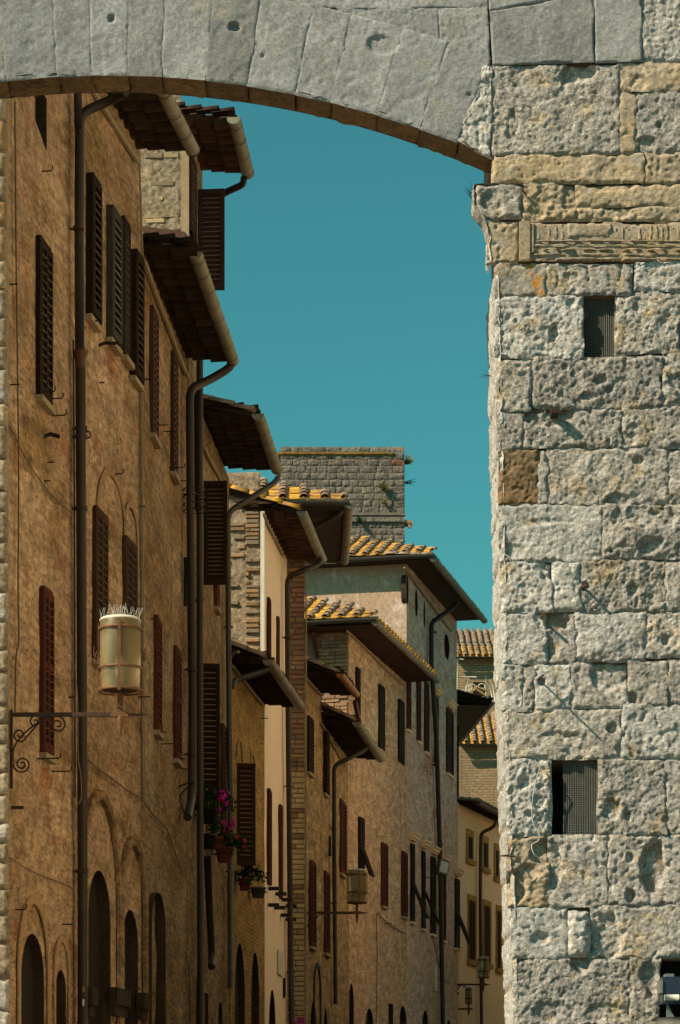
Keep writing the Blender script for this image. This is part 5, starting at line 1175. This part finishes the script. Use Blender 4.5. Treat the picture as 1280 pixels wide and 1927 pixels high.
# ================================================================= lanterns
def spiral(c, r0, turns, a0, sgn=1, n=26, ax=(1, 0, 0), az=(0, 0, 1)):
    c = Vector(c); ax = Vector(ax); az = Vector(az)
    return [c + ax*(r0*(1-0.85*k/n))*math.cos(a0+sgn*2*math.pi*turns*k/n) + az*(r0*(1-0.85*k/n))*math.sin(a0+sgn*2*math.pi*turns*k/n) for k in range(n+1)]
def lantern(name, label, Y, xw, xc, yarm, ytop, ybot, wpx, tip, spikes=False, scroll=1.0, lit=True):
    """wall bracket from x=xw, lantern centre x=xc; all photograph px at depth Y"""
    k = Y/F; X = lambda x: (x-CX)*k; Z = lambda y: CAMZ+(HY-y)*k
    r = empty(name, (X(xw), Y, Z(yarm)), 0, label, 'lantern', 'wall lanterns on wrought iron brackets')
    Lx = X(xc)-X(xw); h = (ybot-ytop)*k; R_ = wpx*k/2; zb = (yarm-ybot)*k
    th = 0.022 if spikes else 0.028
    mb = MB(); mb.box((0, -th, -th), (Lx-0.10, th, th)); mb.build('bracket_arm', M['iron'], r)
    mb = MB(); mb.box((Lx-0.102, -th*1.3, -th*1.1), (Lx+0.09, th*1.3, th*1.3)); mb.lathe([(0.0, -0.22), (0.012, -0.2), (0.042, -0.02), (0.03, 0.02)], 8, (Lx, 0, -0.03)); mb.build('bracket_end', M['iron_lt'], r)
    mb = MB(); mb.tube([(Lx+0.09, 0, 0.0), (X(tip)-X(xw), 0, 0.0)], [th, 0.004], 8); mb.build('finial', M['iron'], r)
    mb = MB(); mb.box((Lx-0.03, -0.02, 0.03), (Lx+0.03, 0.02, zb-0.02)); mb.build('stem', M['iron_lt'], r)
    # scrolls in the plane of the bracket
    s_ = Lx*scroll
    def sc(pts, rr=0.010): 
        mb = MB(); mb.tube(pts, rr, 6); mb.build('scroll', M['iron'], r)
    if scroll:
        sc(bez([(0.0, 0, -0.60*s_), (0.02*s_, 0, -0.42*s_), (0.16*s_, 0, -0.23*s_), (0.40*s_, 0, -0.06*s_), (0.56*s_, 0, -0.02*s_)]))
        sc(spiral((0.58*s_, 0, -0.13*s_), 0.11*s_, 1.6, math.pi/2, -1)); sc(spiral((0.12*s_, 0, -0.64*s_), 0.115*s_, 1.9, math.pi, 1)); sc(spiral((0.10*s_, 0, -0.25*s_), 0.10*s_, 1.5, -math.pi/2, -1) if False else bez([(0.34*s_, 0, -0.10*s_)] + spiral((0.09*s_, 0, -0.26*s_), 0.09*s_, 1.4, -math.pi/3, -1), 3))
        sc(spiral((0.29*s_, 0, -0.09*s_), 0.075*s_, 1.2, math.pi/2, 1))
        mb = MB(); mb.box((-0.03, -0.025, -0.95*s_), (0.0, 0.025, 0.05)); mb.box((-0.02, -0.02, -1.22*s_), (0.14*s_, 0.02, -1.18*s_)) if spikes else None; mb.build('wall_plate', M['iron'], r)
    # the glass drum and its iron cage
    c = (Lx, 0, zb); mb = MB(); g = R_*0.94
    for (a, b_) in ((g, 0.0), (g*0.97, h*0.30), (g, h*0.32), (g, h*0.97)): pass
    mb.lathe([(g*0.92, 0.0), (g*0.97, h*0.31), (g, h*0.33), (g, h*0.98), (g*0.97, h*1.0)], 28, c); mb.build('glass_drum', M['glass'], r)
    mb = MB(); mb.lathe([(0.001, 0.004), (g*0.90, 0.004)], 20, c); mb.build('floor_plate', M['iron'], r)
    for zz, m_ in ((0.0, 'iron_lt'), (h*0.31, 'iron_lt'), (h*0.86, 'iron_lt')):
        mb = MB(); mb.lathe([(R_, zz-0.016), (R_+0.004, zz-0.016), (R_+0.004, zz+0.016), (R_, zz+0.016), (R_, zz-0.016)], 28, c); mb.build('cage_ring', M[m_], r)
    for k_ in range(4):
        a = -math.pi/2 + k_*math.pi/2 + (0.03 if spikes else 0.2); ca, sa = math.cos(a), math.sin(a); mb = MB()
        mb.obox((Lx+ca*(R_+0.002), sa*(R_+0.002), zb+h*0.46), (ca*0.004, sa*0.004, 0), (-sa*0.017, ca*0.017, 0), (0, 0, h*(0.50 if k_ in (0, 2) else 0.48))); mb.build('cage_strap', M['iron_lt'], r)
    if spikes:
        for sgn in (-1, 1):
            for q in ((0.00, 0.10), (0.05, 0.14), (-0.03, 0.16)):
                mb = MB(); b0 = Vector((Lx+sgn*(R_+0.01), 0, zb+h*0.42)); mb.tube(bez([b0, b0+Vector((sgn*0.02+q[0]*0.5, -0.02, 0.05)), b0+Vector((q[0]*-sgn*1.2, -0.03, q[1]))], 4), [0.007]*5+[0.006]*3+[0.003] if False else 0.006, 5); mb.build('horn', M['iron_lt'], r)
    mb = MB(); mb.lathe([(g*0.98, h*0.97), (g*1.02, h*0.99), (g*0.9, h*1.02), (0.001, h*1.05)], 24, c); mb.build('lid', M['white'], r)
    mb = MB(); mb.lathe([(0.02, h*0.12), (0.035, h*0.18), (0.05, h*0.34), (0.03, h*0.46), (0.001, h*0.5)], 12, c); mb.build('bulb', M['white'], r)
    if spikes:
        mb = MB()
        for q in range(46):
            a = random.random()*6.283; rr = R_*random.uniform(0.2, 0.95); b0 = Vector((Lx+rr*math.cos(a), rr*math.sin(a), zb+h*1.0)); d = Vector((random.uniform(-.35, .45), random.uniform(-.3, .3), 1))*random.uniform(0.09, 0.16)
            mb.tube([b0, b0+d], 0.0022, 4)
        tag(mb.build('bird_spikes', M['spike'], r), kind='stuff')
    return r
lantern('wall_lantern', 'large frosted lantern with bird spikes on a scrolled bracket at the tall ochre house', 28.0, 24, 226.5, 1345, 1166, 1300, 82, 276, True, 0.72)
lantern('wall_lantern', 'frosted lantern on a scrolled bracket by the brick pier house', 58.6, 576, 672, 1718, 1638, 1699, 38, 692, False, 0.7)
lantern('wall_lantern', 'small lantern above its bracket at the far corner of the oculus house', 83.0, 858, 910, 1853, 1802, 1840, 22, 924, False, 0.5)
lantern('wall_lantern', 'smallest lantern low in front of the ochre house at the bend', 84.0, 862, 882, 1899, 1858, 1889, 12.5, 892, False, 0)

# ================================================================= flower pots
def pot(name, label, P, r, h, mat, leaves=0, flowers=(), spread=0.3, up=0.25, bracket=True, lean=(0, 0), H=None):
    e = empty(name, P, 0, label, 'flower pot', 'flower pots hung on the house fronts')
    mb = MB(); mb.lathe([(0.001, 0), (r*0.72, 0), (r*0.95, h*0.86), (r*1.06, h*0.87), (r*1.06, h), (r*0.92, h), (r*0.90, h*0.9), (0.001, h*0.88)], 16); mb.build('pot', M[mat], e)
    if bracket:
        mb = MB(); mb.tube([(r*1.1*math.cos(a), r*1.1*math.sin(a), h*0.55) for a in [i*math.pi/8 for i in range(17)]], 0.008, 5, False); mb.tube([(-r*1.1, 0.02, h*0.55), (-r*1.1-0.25, 0.05, h*0.55)], 0.009, 5); mb.build('pot_holder', M['iron_bk'], e)
    if leaves:
        mb = MB()
        for _ in range(leaves):
            a = random.random()*6.283; rr = spread*random.random()**0.6; z = h + up*random.random()**0.8*(1.15-rr/spread*0.6) - (0.10 if rr > r*1.2 else 0)*random.random()
            p = Vector((rr*math.cos(a)+lean[0]*random.random(), rr*math.sin(a)*0.8, z)); d = Vector((random.uniform(-1, 1), random.uniform(-1, 0.3), random.uniform(-.6, .9))).normalized(); l = random.uniform(0.04, 0.075)
            sd = d.cross(Vector((random.random(), random.random(), 1))).normalized()*l*0.42
            mb.add([p, p+d*l*0.5+sd, p+d*l, p+d*l*0.5-sd], [(0, 1, 2, 3)])
        for _ in range(9):
            a = random.random()*6.283; mb.tube([(0, 0, h*0.9), (spread*0.5*math.cos(a), spread*0.4*math.sin(a), h+up*random.uniform(.4, .9))], 0.005, 4)
        mb.build('foliage', M['leafm'], e)
    for (fx, fz, fr, fm) in flowers:
        mb = MB()
        for _ in range(int(26+fr*260)):
            d = Vector((random.gauss(0, 1), random.gauss(0, 1), random.gauss(0, 1))).normalized(); p = Vector((fx, -spread*0.5, fz)) + d*fr*random.uniform(0.5, 1); l = fr*0.5
            s1 = d.cross(Vector((0.3, 0.2, 1))).normalized()*l; s2 = d.cross(s1).normalized()*l
            mb.add([p-s1*0.8, p-s2*0.6+d*l*.3, p+s1*0.8, p+s2*0.6+d*l*.3], [(0, 1, 2, 3)])
        mb.build('flower', M[fm], e)
    return e
def atH(Hh, x, y, d): return Hh.world(Hh.pt(x, y, d))
k44 = 44.0/F
pot('potted_plant', 'black pot of dark leaves with magenta flowers, topmost of the hanging pots', atH(Cc, 391, 1550, 0.20), 0.15, 0.24, 'blackpot', 420, [(0.24, 0.42, 0.10, 'petal'), (0.30, 0.30, 0.05, 'petal'), (0.20, 0.20, 0.035, 'petal')], 0.34, 0.36, lean=(0.12, 0))
pot('potted_plant', 'black pot holder with bare rim under the topmost hanging pot', atH(Cc, 392, 1598, 0.12), 0.13, 0.24, 'blackpot', 0)
pot('potted_plant', 'small red pot with leaves and magenta flowers between two larger pots', atH(Cc, 408, 1598, 0.16), 0.11, 0.2, 'terra', 300, [(0.12, 0.42, 0.05, 'petal'), (0.26, 0.45, 0.055, 'petal'), (0.27, 0.38, 0.045, 'petal')], 0.28, 0.34)
pot('potted_plant', 'wide red pot with trailing leaves, magenta and pink flowers, beside the brown shutter', atH(Cc, 422, 1623, 0.22), 0.15, 0.25, 'terra', 520, [(0.0, 0.50, 0.07, 'petal'), (0.10, 0.52, 0.06, 'petal'), (0.22, 0.40, 0.045, 'petal_pk'), (0.34, 0.34, 0.05, 'petal_pk'), (0.33, 0.24, 0.035, 'petal_pk')], 0.34, 0.26, lean=(0.14, 0))
pot('potted_plant', 'red pot of plain green leaves below the brown shutter', atH(E, 461, 1676, 0.16), 0.12, 0.22, 'terra', 420, [], 0.28, 0.26, lean=(0.2, 0))
pot('potted_plant', 'empty grey pot in an iron saucer, lowest of the hanging pots', atH(E, 486, 1690, 0.16), 0.15, 0.2, 'greypot', 0)

# ================================================================= small street things
p = Gg.world(Gg.pt(833, 1632, 0.55)); fl = empty('floodlight', p, 0, 'grey-white floodlight box on the front of the oculus house', 'floodlight', None); fl.rotation_euler = (math.radians(-8), math.radians(14), math.radians(25))
mb = MB(); mb.box((-0.16, -0.10, -0.26), (0.16, 0.10, 0.20)); mb.build('lamp_housing', M['greypot'], fl)
mb = MB(); mb.box((-0.13, -0.112, -0.20), (0.13, -0.102, 0.15)); mb.build('front_glass', M['white'], fl)
mb = MB(); mb.tube([(0, 0.1, -0.1), (-0.2, 0.3, -0.3), (-0.3, 0.5, -0.32)], 0.02, 6); mb.build('bracket', M['wire'], fl)
# magenta sign board at the foot of the brick pier, lettering cut by the frame
Ys = 54.2; sx = lambda x: (x-CX)/F*Ys; sz = lambda y: CAMZ+(HY-y)/F*Ys
sg = empty('shop_sign', (sx(563), Ys, sz(1936)), 0, 'magenta sign board with white lettering at the foot of the brick pier', 'sign')
mb = MB(); mb.box((sx(553.5)-sx(563), 0, -0.35), (sx(573.5)-sx(563), 0.03, sz(1914.5)-sz(1936))); mb.build('board', M['purple'], sg)
for txt, x, y, size in (('S', 554.5, 1922.5, 0.12), ('uno', 554, 1932, 0.125)):
    cu = bpy.data.curves.new('lettering', 'FONT'); cu.body = txt; cu.size = size; cu.extrude = 0.002
    o = bpy.data.objects.new('lettering', cu); C.objects.link(o); o.parent = sg; o.location = (sx(x)-sx(563), -0.004, sz(y)-sz(1936)); o.rotation_euler = (math.radians(90), 0, 0); cu.materials.append(M['white'])
    me = bpy.data.meshes.new_from_object(o.evaluated_get(bpy.context.evaluated_depsgraph_get())); o2 = place(me, 'lettering', sg, o.location, o.rotation_euler); bpy.data.objects.remove(o)
# roof terrace: white tube frame and stacked garden furniture in front of the farthest house
Yt = 112.0; tx = lambda x: (x-CX)/F*Yt; tz = lambda y: CAMZ+(HY-y)/F*Yt
V = lambda x, y, d=0.0: Vector((tx(x)-tx(900), d, tz(y)-tz(1330)))
pg = empty('pergola', (tx(900), Yt, tz(1330)), 0, 'white tube frame over the small roof terrace at the end of the street', 'pergola')
for pts in ([(862, 1240), (861, 1270), (860, 1318)], [(883, 1276), (877, 1300), (876, 1318)], [(915, 1272), (915, 1330)], [(915, 1278), (922, 1280), (928, 1292), (932, 1320)], [(918, 1280), (924, 1300), (928, 1320)]):
    mb = MB(); mb.tube([V(*q) for q in pts], 0.022, 6); mb.build('post', M['white'], pg)
for pts in ([(856, 1274), (897, 1274)], [(856, 1299), (890, 1299)], [(862, 1240), (872, 1241)], [(926, 1328), (940, 1330)]):
    mb = MB(); mb.tube([V(*q) for q in pts], 0.020, 6); mb.build('rail', M['white'], pg)
pile = empty('furniture_stack', (tx(895), Yt-1.2, tz(1332)), 0, 'folded garden chairs and pale boards stacked on the roof terrace parapet', 'garden furniture')
U = lambda x, y, d=0.0: Vector((tx(x)-tx(895), d, tz(y)-tz(1332)))
for a, b_ in (((876, 1318), (895, 1304)), ((893, 1306), (911, 1318)), ((880, 1312), (896, 1300)), ((896, 1303), (913, 1309))):
    mb = MB(); pa, pb = U(*a), U(*b_); d = (pb-pa); mb.obox((pa+pb)/2, d/2, (0, 0.12, 0), Vector((-d.z, 0, d.x)).normalized()*0.03); mb.build('plank', M['wood_lt'], pile)
for a in ((880, 1304), (886, 1302), (904, 1301)):
    mb = MB(); q = U(*a); mb.tube([q+Vector((0.14*math.cos(t_), 0, 0.12*math.sin(t_))) for t_ in [i*math.pi/6 for i in range(13)]], 0.02, 6, False); mb.build('chair_frame', M['white'], pile)
mb = MB(); mb.box(U(875, 1342), U(914, 1319, 0.5)); mb.build('parapet', M['sill'], pile)
mb = MB(); mb.box(U(916, 1333), U(922, 1318, 0.2)); mb.build('blue_box', M['lampmetal'], pile)
